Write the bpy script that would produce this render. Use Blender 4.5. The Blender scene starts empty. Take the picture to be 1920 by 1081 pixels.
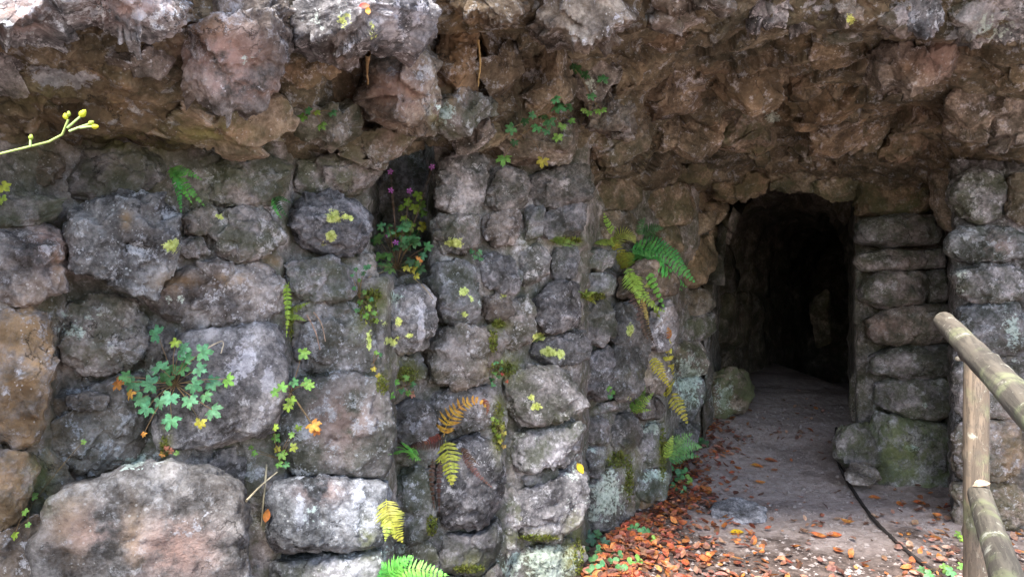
import bpy, math, random
import numpy as np
from mathutils import Vector, Matrix

random.seed(7)
RNG = np.random.default_rng(7)
scene = bpy.context.scene
R = math.radians

# ------------------------------------------------------------------ camera
EYE = 1.6
F = 1493.0                      # focal length in photograph pixels
cam_d = bpy.data.cameras.new('camera')
cam_d.sensor_width = 36.0
cam_d.lens = 36.0 * F / 1920.0
cam_d.clip_start = 0.05
cam_d.clip_end = 2000
cam = bpy.data.objects.new('camera', cam_d)
scene.collection.objects.link(cam)
cam.location = (0, 0, EYE)
cam.rotation_euler = (R(90), 0, 0)
scene.camera = cam

# ------------------------------------------------------------------ sky, sun, exposure
SUN_EL, SUN_AZ = R(56), R(201)          # azimuth clockwise from +Y: behind the camera, a little left
world = bpy.data.worlds.new('World')
scene.world = world
world.use_nodes = True
wn = world.node_tree.nodes
wl = world.node_tree.links
bg = wn['Background']
sky = wn.new('ShaderNodeTexSky')
sky.sky_type = 'NISHITA'
sky.sun_disc = False
sky.sun_elevation = SUN_EL
sky.sun_rotation = SUN_AZ
sky.air_density = 1.0
sky.dust_density = 1.5
sky.ozone_density = 0.6
wl.new(sky.outputs[0], bg.inputs[0])
bg.inputs[1].default_value = 0.10
sl = bpy.data.lights.new('sun', 'SUN')
sl.energy = 3.1
sl.angle = R(22)
sl.color = (1.0, 0.96, 0.905)
sun = bpy.data.objects.new('sun', sl)
scene.collection.objects.link(sun)
sdir = Vector((math.sin(SUN_AZ) * math.cos(SUN_EL), math.cos(SUN_AZ) * math.cos(SUN_EL), math.sin(SUN_EL)))
sun.rotation_euler = sdir.to_track_quat('Z', 'Y').to_euler()
vs = scene.view_settings
vs.view_transform = 'Standard'
vs.look = 'None'
vs.exposure = 2.55
vs.gamma = 1.0
vs.use_curve_mapping = False
scene.render.engine = 'CYCLES'
scene.cycles.max_bounces = 4
scene.cycles.diffuse_bounces = 3
scene.cycles.use_adaptive_sampling = True
scene.cycles.adaptive_threshold = 0.02
scene.cycles.use_denoising = True

# ------------------------------------------------------------------ noise (numpy)
_perm = RNG.permutation(256).astype(np.int64)
_g = RNG.normal(size=(256, 3)); _g /= np.linalg.norm(_g, axis=1)[:, None]
def perlin(p):
    i = np.floor(p).astype(np.int64); f = p - i
    u = f * f * f * (f * (f * 6 - 15) + 10)
    out = 0
    for dx in (0, 1):
        wx = u[:, 0] if dx else 1 - u[:, 0]
        hx = _perm[(i[:, 0] + dx) & 255]
        for dy in (0, 1):
            wy = u[:, 1] if dy else 1 - u[:, 1]
            hy = _perm[(hx + i[:, 1] + dy) & 255]
            for dz in (0, 1):
                wz = u[:, 2] if dz else 1 - u[:, 2]
                h = _perm[(hy + i[:, 2] + dz) & 255]
                g = _g[h]
                out = out + wx * wy * wz * (g[:, 0] * (f[:, 0] - dx) + g[:, 1] * (f[:, 1] - dy) + g[:, 2] * (f[:, 2] - dz))
    return out * 1.5
def fbm(p, octv=4, gain=0.5, lac=2.03):
    a, s, out = 1.0, 1.0, 0
    for k in range(octv):
        out = out + a * perlin(p * s + 17.3 * k)
        a *= gain; s *= lac
    return out
def ridged(p, octv=3, gain=0.55):
    a, s, out = 1.0, 1.0, 0
    for k in range(octv):
        out = out + a * (1 - 2 * np.abs(perlin(p * s + 9.1 * k)))
        a *= gain; s *= 2.1
    return out
_jit = RNG.random((256, 3))
_til = RNG.normal(size=(256, 3))
_off = RNG.normal(size=256)
def facets(p, tilt=0.7, off=0.25):
    """angular broken-rock relief: every Worley cell is a tilted plane"""
    i = np.floor(p).astype(np.int64)
    best = np.full(len(p), 1e9); val = np.zeros(len(p))
    for dx in (-1, 0, 1):
        hx = _perm[(i[:, 0] + dx) & 255]
        for dy in (-1, 0, 1):
            hy = _perm[(hx + i[:, 1] + dy) & 255]
            for dz in (-1, 0, 1):
                h = _perm[(hy + i[:, 2] + dz) & 255]
                q = p - (i + (dx, dy, dz) + _jit[h])
                d = (q * q).sum(1)
                m = d < best
                best = np.where(m, d, best)
                v = (q * _til[h]).sum(1) * tilt + _off[h] * off
                val = np.where(m, v, val)
    return val

# ------------------------------------------------------------------ photograph pixel + distance -> place
def P(px, py, d):
    px = np.asarray(px, float); py = np.asarray(py, float); d = np.asarray(d, float)
    return np.stack([(px - 960) / F * d, d + 0 * px, EYE - (py - 540.5) / F * d], -1)
def proj(v):
    d = np.maximum(v[:, 1], 0.05)
    return 960 + v[:, 0] / d * F, 540.5 - (v[:, 2] - EYE) / d * F

ZW, ZH, ZC = 2700, 1700, 6
zbuf = np.full((ZH // ZC, ZW // ZC), 99.0)
def zsplat(v):
    px, py = proj(v)
    ix = ((px + 400) / ZC).astype(int); iy = ((py + 200) / ZC).astype(int)
    ok = (ix >= 0) & (iy >= 0) & (ix < zbuf.shape[1]) & (iy < zbuf.shape[0])
    np.minimum.at(zbuf, (iy[ok], ix[ok]), v[ok, 1])
def surf(px, py, r=1):
    ix = int((px + 400) / ZC); iy = int((py + 200) / ZC)
    w = zbuf[max(iy - r, 0):iy + r + 1, max(ix - r, 0):ix + r + 1]
    w = w[w < 90]
    return float(np.median(w)) if len(w) else 4.0

# ------------------------------------------------------------------ depth of the masonry and of the overhang
LOW = np.array([(-1100, 1.7), (-500, 2.05), (0, 2.6), (92, 2.75), (112, 2.87), (300, 3.0), (525, 3.15), (540, 3.22), (722, 3.42), (742, 3.78),
                (935, 4.1), (950, 4.2), (1085, 4.45), (1103, 5.0), (1243, 5.8), (1262, 6.45), (1333, 7.2), (1350, 9.0)])
UPP = np.array([(-1100, 1.75), (-500, 2.1), (0, 2.65), (115, 2.82), (300, 2.95), (530, 3.2), (545, 3.3), (688, 3.5), (706, 4.7), (802, 4.8), (814, 3.95),
                (1098, 4.4), (1116, 5.5), (1300, 6.6), (1333, 7.2), (1350, 9.0)])
def Dwall(px, py):
    px = np.asarray(px, float); py = np.asarray(py, float)
    lo = np.interp(px, LOW[:, 0], LOW[:, 1]); up = np.interp(px, UPP[:, 0], UPP[:, 1])
    t = np.clip((py - 455) / 70, 0, 1)
    return up * (1 - t) + lo * t
RGT = np.array([(1590, 8.2), (1606, 6.35), (1776, 6.25), (1792, 5.45), (1930, 5.2), (2400, 4.7)])
def Dright(px, py):
    return np.interp(np.asarray(px, float), RGT[:, 0], RGT[:, 1])
OV = [(-1100, [(-200, 1.2), (100, 1.35), (180, 1.5), (300, 1.9)]),
      (-500, [(-200, 1.6), (100, 1.75), (180, 1.9), (300, 2.3)]),
      (0, [(-200, 1.95), (60, 2.2), (110, 2.35), (180, 2.45), (250, 2.75), (330, 3.0)]),
      (300, [(-200, 2.0), (60, 2.3), (150, 2.45), (230, 2.68), (285, 2.98), (350, 3.2)]),
      (530, [(-200, 2.3), (40, 2.55), (110, 2.75), (180, 2.9), (270, 3.22), (350, 3.5)]),
      (690, [(-200, 2.45), (70, 2.72), (105, 3.2), (250, 3.42), (300, 3.65), (360, 4.2)]),
      (820, [(-200, 2.8), (30, 3.1), (70, 3.4), (200, 3.6), (260, 3.8), (310, 4.1), (360, 4.3)]),
      (1000, [(-200, 2.7), (40, 3.2), (90, 3.65), (200, 3.8), (310, 4.25), (360, 4.6)]),
      (1150, [(-200, 2.7), (40, 3.3), (90, 3.8), (150, 4.1), (240, 4.3), (310, 5.0), (345, 5.7), (400, 6.3)]),
      (1300, [(-200, 2.8), (40, 3.5), (110, 4.2), (200, 5.0), (300, 6.1), (345, 6.6), (400, 7.2)]),
      (1500, [(-200, 2.8), (30, 3.5), (80, 4.1), (150, 4.7), (250, 5.7), (320, 6.4), (365, 6.9), (400, 7.1)]),
      (1700, [(-200, 2.8), (50, 3.5), (90, 4.1), (160, 4.6), (250, 5.5), (320, 6.0), (400, 6.6)]),
      (1920, [(-200, 2.8), (80, 3.5), (115, 3.95), (200, 4.6), (280, 4.95), (330, 5.3), (400, 5.6)]),
      (2400, [(-200, 2.6), (80, 3.2), (115, 3.6), (280, 4.5), (400, 5.0)])]
def Dover(px, py):
    px = np.asarray(px, float); py = np.asarray(py, float)
    xs = [c[0] for c in OV]
    rows = np.stack([np.interp(py, [a for a, b in c[1]], [b for a, b in c[1]]) for c in OV], 0)
    k = np.clip(np.searchsorted(xs, px) - 1, 0, len(xs) - 2)
    x0 = np.take(xs, k); x1 = np.take(xs, k + 1)
    t = np.clip((px - x0) / (x1 - x0), 0, 1); t = t * t * (3 - 2 * t)
    if rows.ndim == 1: return rows[k] * (1 - t) + rows[k + 1] * t
    a = np.take_along_axis(rows, k[None], 0)[0]; b = np.take_along_axis(rows, (k + 1)[None], 0)[0]
    return a * (1 - t) + b * t
def ground_z(x, y):
    x = np.asarray(x, float); y = np.asarray(y, float)
    z = np.interp(y, [5.2, 5.9, 6.5, 7.3, 8.2, 9.5, 14], [0, 0.03, 0.13, 0.36, 0.50, 0.56, 0.6])
    fade = np.clip((x - 0.4) / 0.6, 0, 1) * np.clip((4.2 - x) / 0.6, 0, 1)
    bank = 0.05 * np.exp(-((x - (y - 4.3) * 0.5 - 0.45) / 0.35) ** 2) * np.clip((7.5 - y) / 2, 0, 1) * np.clip((y - 3) / 1, 0, 1)
    return z * fade + bank
def ground_h(x, y):
    x = np.atleast_1d(np.asarray(x, float)); y = np.atleast_1d(np.asarray(y, float))
    S = np.stack([x, y, 0 * x], 1)
    return ground_z(x, y) + 0.026 * fbm(S * 1.7, 3) + 0.006 * fbm(S * 8, 3, 0.55)
def ground_at(px, py):
    """where the view ray through a pixel meets the ground"""
    for _ in range(2):
        ds = np.arange(2.0, 13.0, 0.05) if _ == 0 else np.linspace(d - .05, d, 12)
        w = P(0 * ds + px, 0 * ds + py, ds); hit = w[:, 2] <= ground_z(w[:, 0], w[:, 1])
        d = ds[int(np.argmax(hit))] if hit.any() else 12.9
    x, y, z = P(px, py, d)
    return np.array([x, y, float(ground_z(x, y))])

# ------------------------------------------------------------------ materials
def nodes_of(name):
    m = bpy.data.materials.new(name); m.use_nodes = True
    nt = m.node_tree
    return m, nt, nt.nodes['Principled BSDF']
class NT:
    def __init__(s, nt): s.nt = nt
    def n(s, t, **kw):
        o = s.nt.nodes.new(t)
        for k, v in kw.items(): setattr(o, k, v)
        return o
    def l(s, a, b): s.nt.links.new(a, b)
    def noise(s, scale, detail=5, rough=0.6, vec=None, dist=0.0):
        o = s.n('ShaderNodeTexNoise'); o.inputs['Scale'].default_value = scale; o.inputs['Detail'].default_value = detail
        o.inputs['Roughness'].default_value = rough; o.inputs['Distortion'].default_value = dist
        if vec is not None: s.l(vec, o.inputs['Vector'])
        return o.outputs['Fac']
    def math(s, op, a, b=None, clamp=False):
        o = s.n('ShaderNodeMath', operation=op); o.use_clamp = clamp
        for k, v in enumerate((a, b)):
            if v is None: continue
            if isinstance(v, (int, float)): o.inputs[k].default_value = v
            else: s.l(v, o.inputs[k])
        return o.outputs[0]
    def ramp(s, fac, lo, hi, a=0.0, b=1.0):
        o = s.n('ShaderNodeMapRange'); o.interpolation_type = 'SMOOTHSTEP'
        o.inputs[1].default_value = lo; o.inputs[2].default_value = hi; o.inputs[3].default_value = a; o.inputs[4].default_value = b
        s.l(fac, o.inputs[0]); return o.outputs[0]
    def mix(s, fac, a, b):
        o = s.n('ShaderNodeMix', data_type='RGBA')
        for sock, v in ((o.inputs[0], fac), (o.inputs[6], a), (o.inputs[7], b)):
            if isinstance(v, (int, float)): sock.default_value = v
            elif isinstance(v, tuple): sock.default_value = (*v, 1)
            else: s.l(v, sock)
        return o.outputs[2]

def rock_material(name='weathered_rock', dark=1.0):
    m, nt, b = nodes_of(name); t = NT(nt)
    geo = t.n('ShaderNodeNewGeometry'); pos = geo.outputs['Position']
    oi = t.n('ShaderNodeObjectInfo')
    sep = t.n('ShaderNodeSeparateColor'); t.l(oi.outputs['Color'], sep.inputs[0])
    brown, ochre, algae = sep.outputs[0], sep.outputs[1], sep.outputs[2]
    lich_amt = oi.outputs['Alpha']
    va = t.n('ShaderNodeAttribute', attribute_name='stainA'); vb = t.n('ShaderNodeAttribute', attribute_name='stainB')
    sa = t.n('ShaderNodeSeparateColor'); t.l(va.outputs['Color'], sa.inputs[0])
    sb = t.n('ShaderNodeSeparateColor'); t.l(vb.outputs['Color'], sb.inputs[0])
    n_big = t.noise(1.9, 3, 0.6, pos)
    n_mid = t.noise(7.5, 5, 0.66, pos)
    n_fin = t.noise(46.0, 4, 0.75, pos)
    rid = t.n('ShaderNodeTexNoise'); rid.noise_type = 'RIDGED_MULTIFRACTAL'; t.l(pos, rid.inputs['Vector'])
    rid.inputs['Scale'].default_value = 7.0; rid.inputs['Detail'].default_value = 5; rid.inputs['Roughness'].default_value = 0.62
    n_rid = rid.outputs['Fac']
    n_crs = t.ramp(n_fin, 0.34, 0.66)
    n_blo = t.noise(13.0, 7, 0.78, pos)
    n_pat = t.noise(10.0, 6, 0.74, pos)
    # bare grey stone
    tone = t.math('ADD', t.math('MULTIPLY', n_mid, 0.87), t.math('MULTIPLY', n_crs, 0.13))
    grey = t.n('ShaderNodeValToRGB'); t.l(tone, grey.inputs[0])
    cr = grey.color_ramp; cr.elements[0].position = 0.33; cr.elements[0].color = (0.027, 0.026, 0.025, 1)
    cr.elements[1].position = 0.68; cr.elements[1].color = (0.37, 0.352, 0.358, 1)
    e = cr.elements.new(0.45); e.color = (0.094, 0.092, 0.096, 1)
    e = cr.elements.new(0.56); e.color = (0.204, 0.197, 0.199, 1)
    # brown earthy stone (the sheltered rock)
    brn = t.n('ShaderNodeValToRGB'); t.l(tone, brn.inputs[0])
    cr = brn.color_ramp; cr.elements[0].position = 0.30; cr.elements[0].color = (0.030, 0.022, 0.016, 1)
    cr.elements[1].position = 0.72; cr.elements[1].color = (0.36, 0.285, 0.18, 1)
    e = cr.elements.new(0.50); e.color = (0.130, 0.095, 0.056, 1)
    redder = t.mix(t.ramp(n_big, 0.45, 0.62), brn.outputs[0], (0.16, 0.085, 0.052))
    brn2 = t.mix(0.25, brn.outputs[0], redder)
    wob = t.math('MULTIPLY', t.math('SUBTRACT', n_big, 0.5), 1.1)
    col = t.mix(t.math('ADD', brown, t.math('MULTIPLY', wob, t.math('MULTIPLY', brown, t.math('SUBTRACT', 1.2, brown))), True), grey.outputs[0], brn2)
    # rusty flush here and there on the grey stones
    col = t.mix(t.math('MULTIPLY', t.ramp(n_big, 0.56, 0.72), 0.2), col, (0.23, 0.16, 0.11))
    och = t.math('ADD', ochre, sb.outputs[0], True)
    ochc = t.n('ShaderNodeValToRGB'); t.l(n_mid, ochc.inputs[0])
    cr = ochc.color_ramp; cr.elements[0].position = 0.34; cr.elements[0].color = (0.10, 0.055, 0.025, 1)
    cr.elements[1].position = 0.64; cr.elements[1].color = (0.38, 0.255, 0.14, 1)
    col = t.mix(t.math('MULTIPLY', och, t.ramp(n_pat, 0.34, 0.58, 0.25, 1.0)), col, ochc.outputs[0])
    pk = t.math('MULTIPLY', sb.outputs[1], t.ramp(n_mid, 0.36, 0.55))
    col = t.mix(pk, col, (0.42, 0.25, 0.20))
    # pale crusts of lichen
    crust = t.ramp(n_blo, 0.555, 0.60)
    edge = t.math('MULTIPLY', t.ramp(geo.outputs['Pointiness'], 0.515, 0.58), t.ramp(n_blo, 0.40, 0.52))
    crust = t.math('MULTIPLY', t.math('ADD', crust, t.math('MULTIPLY', edge, 0.7), True), t.math('MULTIPLY', lich_amt, 0.75))
    col = t.mix(crust, col, t.mix(t.ramp(n_fin, .35, .65), (0.26, 0.255, 0.265), (0.66, 0.65, 0.66)))
    def patch(w, a, b, lo, hi):
        q = t.math('ADD', w, t.math('ADD', t.math('MULTIPLY', t.math('SUBTRACT', a, 0.5), 2.4), t.math('MULTIPLY', t.math('SUBTRACT', b, 0.5), 1.2)))
        return t.math('MULTIPLY', t.ramp(q, lo, hi), t.ramp(w, 0.03, 0.2))
    lil = t.math('MULTIPLY', patch(sa.outputs[2], n_pat, n_blo, 0.54, 0.64), 0.6)
    col = t.mix(lil, col, t.mix(n_crs, (0.33, 0.32, 0.345), (0.60, 0.585, 0.61)))
    mint = t.math('MULTIPLY', patch(sa.outputs[1], n_blo, n_fin, 0.50, 0.62), 0.8)
    col = t.mix(mint, col, t.mix(n_crs, (0.26, 0.33, 0.28), (0.58, 0.66, 0.58)))
    # white specks
    vo = t.n('ShaderNodeTexVoronoi'); vo.inputs['Scale'].default_value = 75; t.l(pos, vo.inputs['Vector'])
    vsep = t.n('ShaderNodeSeparateColor'); t.l(vo.outputs['Color'], vsep.inputs[0])
    spk = t.math('MULTIPLY', t.ramp(t.math('SUBTRACT', t.math('ADD', vo.outputs['Distance'], t.math('MULTIPLY', n_fin, 0.5)), t.math('MULTIPLY', vsep.outputs[0], 0.55)), 0.10, 0.02), t.ramp(n_pat, 0.51, 0.60))
    spk = t.math('MULTIPLY', spk, t.math('ADD', t.math('MULTIPLY', lich_amt, 0.4), 0.12), True)
    col = t.mix(spk, col, (0.72, 0.71, 0.68))
    # green algae film and moss
    alg = t.math('MULTIPLY', algae, t.ramp(n_mid, 0.60, 0.42))
    col = t.mix(t.math('MULTIPLY', alg, 0.8), col, (0.12, 0.14, 0.06))
    mos = t.math('MULTIPLY', sb.outputs[2], t.ramp(n_pat, 0.58, 0.48), True)
    col = t.mix(mos, col, t.mix(n_fin, (0.07, 0.075, 0.018), (0.26, 0.26, 0.06)))
    yel = t.ramp(t.math('ADD', sa.outputs[0], t.math('MULTIPLY', t.math('ADD', t.math('SUBTRACT', n_blo, 0.5), t.math('SUBTRACT', n_fin, 0.52)), 1.9)), 0.42, 0.47)
    yel = t.math('MULTIPLY', yel, t.ramp(sa.outputs[0], 0.02, 0.15))
    col = t.mix(yel, col, t.mix(n_crs, (0.30, 0.36, 0.05), (0.72, 0.78, 0.26)))
    # hairline cracks
    ncr = t.noise(2.6, 7, 0.62, pos)
    crk = t.math('MULTIPLY', t.ramp(t.math('ABSOLUTE', t.math('SUBTRACT', ncr, 0.5)), 0.0055, 0.001), t.ramp(n_big, 0.50, 0.58))
    col = t.mix(t.math('MULTIPLY', crk, 0.65), col, (0.018, 0.016, 0.015))
    tn = t.n('ShaderNodeValToRGB'); t.l(t.math('FRACT', t.math('MULTIPLY', oi.outputs['Random'], 7.31)), tn.inputs[0])
    cr = tn.color_ramp; cr.elements[0].color = (1.07, 0.99, 0.92, 1); cr.elements[1].color = (0.90, 0.98, 1.03, 1)
    e = cr.elements.new(0.3); e.color = (1.03, 0.985, 0.98, 1)
    e = cr.elements.new(0.6); e.color = (1.0, 0.98, 1.02, 1)
    mu = t.n('ShaderNodeMix', data_type='RGBA', blend_type='MULTIPLY'); mu.inputs[0].default_value = 0.7; t.l(col, mu.inputs[6]); t.l(tn.outputs[0], mu.inputs[7]); col = mu.outputs[2]
    hv = t.n('ShaderNodeHueSaturation'); t.l(col, hv.inputs['Color'])
    t.l(t.math('MULTIPLY', t.ramp(oi.outputs['Random'], 0, 1, .78, 1.22), t.ramp(t.noise(3.4, 4, .6, pos), .32, .68, .66, 1.34)), hv.inputs['Value']); col = hv.outputs[0]
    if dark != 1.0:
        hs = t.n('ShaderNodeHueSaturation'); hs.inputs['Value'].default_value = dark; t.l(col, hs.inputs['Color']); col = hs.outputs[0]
    t.l(col, b.inputs['Base Color'])
    t.l(t.ramp(n_mid, 0.3, 0.7, 0.78, 0.96), b.inputs['Roughness'])
    b.inputs['Specular IOR Level'].default_value = 0.28
    # fine relief
    h = t.math('ADD', t.math('MULTIPLY', n_blo, 0.8), t.math('MULTIPLY', n_fin, 0.45))
    h = t.math('SUBTRACT', h, t.math('ADD', t.math('MULTIPLY', crk, 0.35), t.math('MULTIPLY', n_rid, 0.09)))
    bp = t.n('ShaderNodeBump'); bp.inputs['Strength'].default_value = 0.9; bp.inputs['Distance'].default_value = 0.020
    t.l(h, bp.inputs['Height']); t.l(bp.outputs[0], b.inputs['Normal'])
    return m
ROCK = rock_material()

def leaf_material(name, attr=False):
    m, nt, b = nodes_of(name); t = NT(nt)
    if attr:
        a = t.n('ShaderNodeAttribute', attribute_name='tint'); c = a.outputs['Color']
    else:
        a = t.n('ShaderNodeObjectInfo'); c = a.outputs['Color']
    geo = t.n('ShaderNodeNewGeometry')
    nz = t.noise(55.0, 4, 0.6, geo.outputs['Position'])
    hs = t.n('ShaderNodeHueSaturation'); t.l(c, hs.inputs['Color']); t.l(t.ramp(nz, 0.3, 0.7, 0.62, 1.35), hs.inputs['Value'])
    t.l(t.ramp(t.noise(20.0, 3, 0.5, geo.outputs['Position']), 0.3, 0.7, 0.485, 0.515), hs.inputs['Hue'])
    t.l(hs.outputs[0], b.inputs['Base Color'])
    b.inputs['Roughness'].default_value = 0.55
    b.inputs['Specular IOR Level'].default_value = 0.35
    tr = t.n('ShaderNodeBsdfTranslucent'); t.l(hs.outputs[0], tr.inputs['Color'])
    mx = t.n('ShaderNodeMixShader'); mx.inputs[0].default_value = 0.28
    t.l(b.outputs[0], mx.inputs[1]); t.l(tr.outputs[0], mx.inputs[2])
    t.l(mx.outputs[0], nt.nodes['Material Output'].inputs['Surface'])
    return m
LEAF = leaf_material('leaf_tissue')
LITTER = leaf_material('litter_tissue', True)

def ground_material():
    m, nt, b = nodes_of('trodden_earth'); t = NT(nt)
    pos = t.n('ShaderNodeNewGeometry').outputs['Position']
    n1 = t.noise(1.6, 5, 0.6, pos); n2 = t.noise(18.0, 7, 0.7, pos); n3 = t.noise(90.0, 4, 0.65, pos)
    c = t.mix(t.ramp(n2, 0.32, 0.68), (0.29, 0.232, 0.212), (0.46, 0.385, 0.358))
    c = t.mix(t.math('MULTIPLY', t.ramp(n1, 0.52, 0.62), 0.5), c, (0.12, 0.092, 0.082))
    vo = t.n('ShaderNodeTexVoronoi'); vo.inputs['Scale'].default_value = 70; t.l(pos, vo.inputs['Vector'])
    grit = t.math('MULTIPLY', t.ramp(vo.outputs['Distance'], 0.32, 0.16), t.ramp(n2, 0.45, 0.6))
    c = t.mix(t.math('MULTIPLY', grit, 0.6), c, (0.42, 0.38, 0.37))
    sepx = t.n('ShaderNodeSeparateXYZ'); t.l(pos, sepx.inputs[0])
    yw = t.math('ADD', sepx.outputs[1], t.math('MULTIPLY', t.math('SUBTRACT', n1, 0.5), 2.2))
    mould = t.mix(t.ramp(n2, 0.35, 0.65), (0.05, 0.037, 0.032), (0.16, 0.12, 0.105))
    c = t.mix(t.math('MULTIPLY', t.ramp(yw, 5.25, 4.75), t.ramp(yw, 2.8, 3.6)), c, mould)  # mould stops short of the camera; unseen ground paler, added to bounce light upward
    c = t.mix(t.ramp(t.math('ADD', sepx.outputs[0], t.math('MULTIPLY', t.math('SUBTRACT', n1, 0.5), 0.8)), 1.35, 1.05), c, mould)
    t.l(c, b.inputs['Base Color'])
    b.inputs['Roughness'].default_value = 0.93
    b.inputs['Specular IOR Level'].default_value = 0.2
    bp = t.n('ShaderNodeBump'); bp.inputs['Strength'].default_value = 0.9; bp.inputs['Distance'].default_value = 0.016
    h = t.math('ADD', n2, t.math('ADD', t.math('MULTIPLY', n3, 0.5), t.math('MULTIPLY', grit, 0.5)))
    t.l(h, bp.inputs['Height']); t.l(bp.outputs[0], b.inputs['Normal'])
    return m
GROUND = ground_material()

def wood_material():
    m, nt, b = nodes_of('weathered_round_wood'); t = NT(nt)
    tc = t.n('ShaderNodeTexCoord'); mp = t.n('ShaderNodeMapping'); mp.inputs['Scale'].default_value = (34, 34, 3.0)
    t.l(tc.outputs['Object'], mp.inputs[0])
    pos = t.n('ShaderNodeNewGeometry').outputs['Position']
    oi = t.n('ShaderNodeObjectInfo')
    g = t.noise(1.0, 7, 0.65, mp.outputs[0], 0.4)
    big = t.noise(6.0, 5, 0.6, pos)
    c = t.mix(t.ramp(g, 0.3, 0.7), (0.0, 0.0, 0.0), (1, 1, 1))
    dk = t.n('ShaderNodeHueSaturation'); dk.inputs['Value'].default_value = 0.36; t.l(oi.outputs['Color'], dk.inputs['Color'])
    base = t.mix(t.ramp(g, 0.32, 0.66), dk.outputs[0], oi.outputs['Color'])
    base = t.mix(t.math('MULTIPLY', t.ramp(big, 0.5, 0.66), oi.outputs['Alpha']), base, (0.16, 0.17, 0.09))
    base = t.mix(t.math('MULTIPLY', t.ramp(t.noise(14.0, 6, 0.7, pos), 0.58, 0.66), oi.outputs['Alpha']), base, (0.36, 0.35, 0.28))
    base = t.mix(t.math('MULTIPLY', t.ramp(t.math('ABSOLUTE', t.math('SUBTRACT', g, 0.47)), 0.018, 0.0), 0.7), base, (0.03, 0.024, 0.018))
    base = t.mix(t.math('MULTIPLY', t.ramp(t.noise(9.0, 6, 0.7, pos), 0.50, 0.62), 0.55), base, (0.085, 0.07, 0.055))
    t.l(base, b.inputs['Base Color']); b.inputs['Roughness'].default_value = 0.75
    bp = t.n('ShaderNodeBump'); bp.inputs['Strength'].default_value = 0.5; bp.inputs['Distance'].default_value = 0.006
    t.l(g, bp.inputs['Height']); t.l(bp.outputs[0], b.inputs['Normal'])
    return m
WOOD = wood_material()

def plain_material(name, rough=0.8, var=0.35, scale=40):
    m, nt, b = nodes_of(name); t = NT(nt)
    oi = t.n('ShaderNodeObjectInfo'); pos = t.n('ShaderNodeNewGeometry').outputs['Position']
    hs = t.n('ShaderNodeHueSaturation'); t.l(oi.outputs['Color'], hs.inputs['Color'])
    t.l(t.ramp(t.noise(scale, 5, 0.65, pos), 0.3, 0.7, 1 - var, 1 + var), hs.inputs['Value'])
    t.l(hs.outputs[0], b.inputs['Base Color']); b.inputs['Roughness'].default_value = rough
    b.inputs['Specular IOR Level'].default_value = 0.3
    return m
STEM = plain_material('plant_stem', 0.6)
BARK = plain_material('fibrous_root', 0.85)
PEBBLE = plain_material('path_grit', 0.9)
MOSS = leaf_material('moss_tissue', True)
SOIL = plain_material('hillside_soil', 0.95, 0.5, 3)

# ------------------------------------------------------------------ object helpers
def mesh_from(name, v, faces, smooth=True):
    me = bpy.data.meshes.new(name)
    v = np.ascontiguousarray(v, dtype=np.float32)
    if isinstance(faces, np.ndarray):
        k = faces.shape[1]
        me.vertices.add(len(v)); me.vertices.foreach_set('co', v.ravel())
        me.loops.add(faces.size); me.loops.foreach_set('vertex_index', faces.astype(np.int32).ravel())
        me.polygons.add(len(faces)); me.polygons.foreach_set('loop_start', np.arange(0, faces.size, k, dtype=np.int32))
        me.update(calc_edges=True)
    else:
        me.from_pydata([tuple(map(float, p)) for p in v], [], faces); me.update()
    if smooth: me.polygons.foreach_set('use_smooth', np.ones(len(me.polygons), dtype=bool))
    return me
def link(name, me, mat=None, parent=None, color=None):
    o = bpy.data.objects.new(name, me); scene.collection.objects.link(o)
    if mat is not None and me is not None and not me.materials: me.materials.append(mat)
    if parent is not None: o.parent = parent
    if color is not None: o.color = color if len(color) == 4 else (*color, 1)
    return o
def thing(name, label, cat, loc=(0, 0, 0), group=None):
    o = bpy.data.objects.new(name, None); scene.collection.objects.link(o)
    o.empty_display_size = 0.1
    o.location = tuple(float(c) for c in loc); o['label'] = label; o['category'] = cat
    if group: o['group'] = group
    return o
def tag(o, label, cat, group=None, kind=None):
    o['label'] = label; o['category'] = cat
    if group: o['group'] = group
    if kind: o['kind'] = kind
    return o
def loc_of(o): return np.array(o.location)
def grid_faces(nu, nv):
    i = np.arange((nu - 1) * (nv - 1)); r = i // (nu - 1); c = i % (nu - 1)
    a = r * nu + c
    return np.stack([a, a + 1, a + nu + 1, a + nu], 1)

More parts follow.
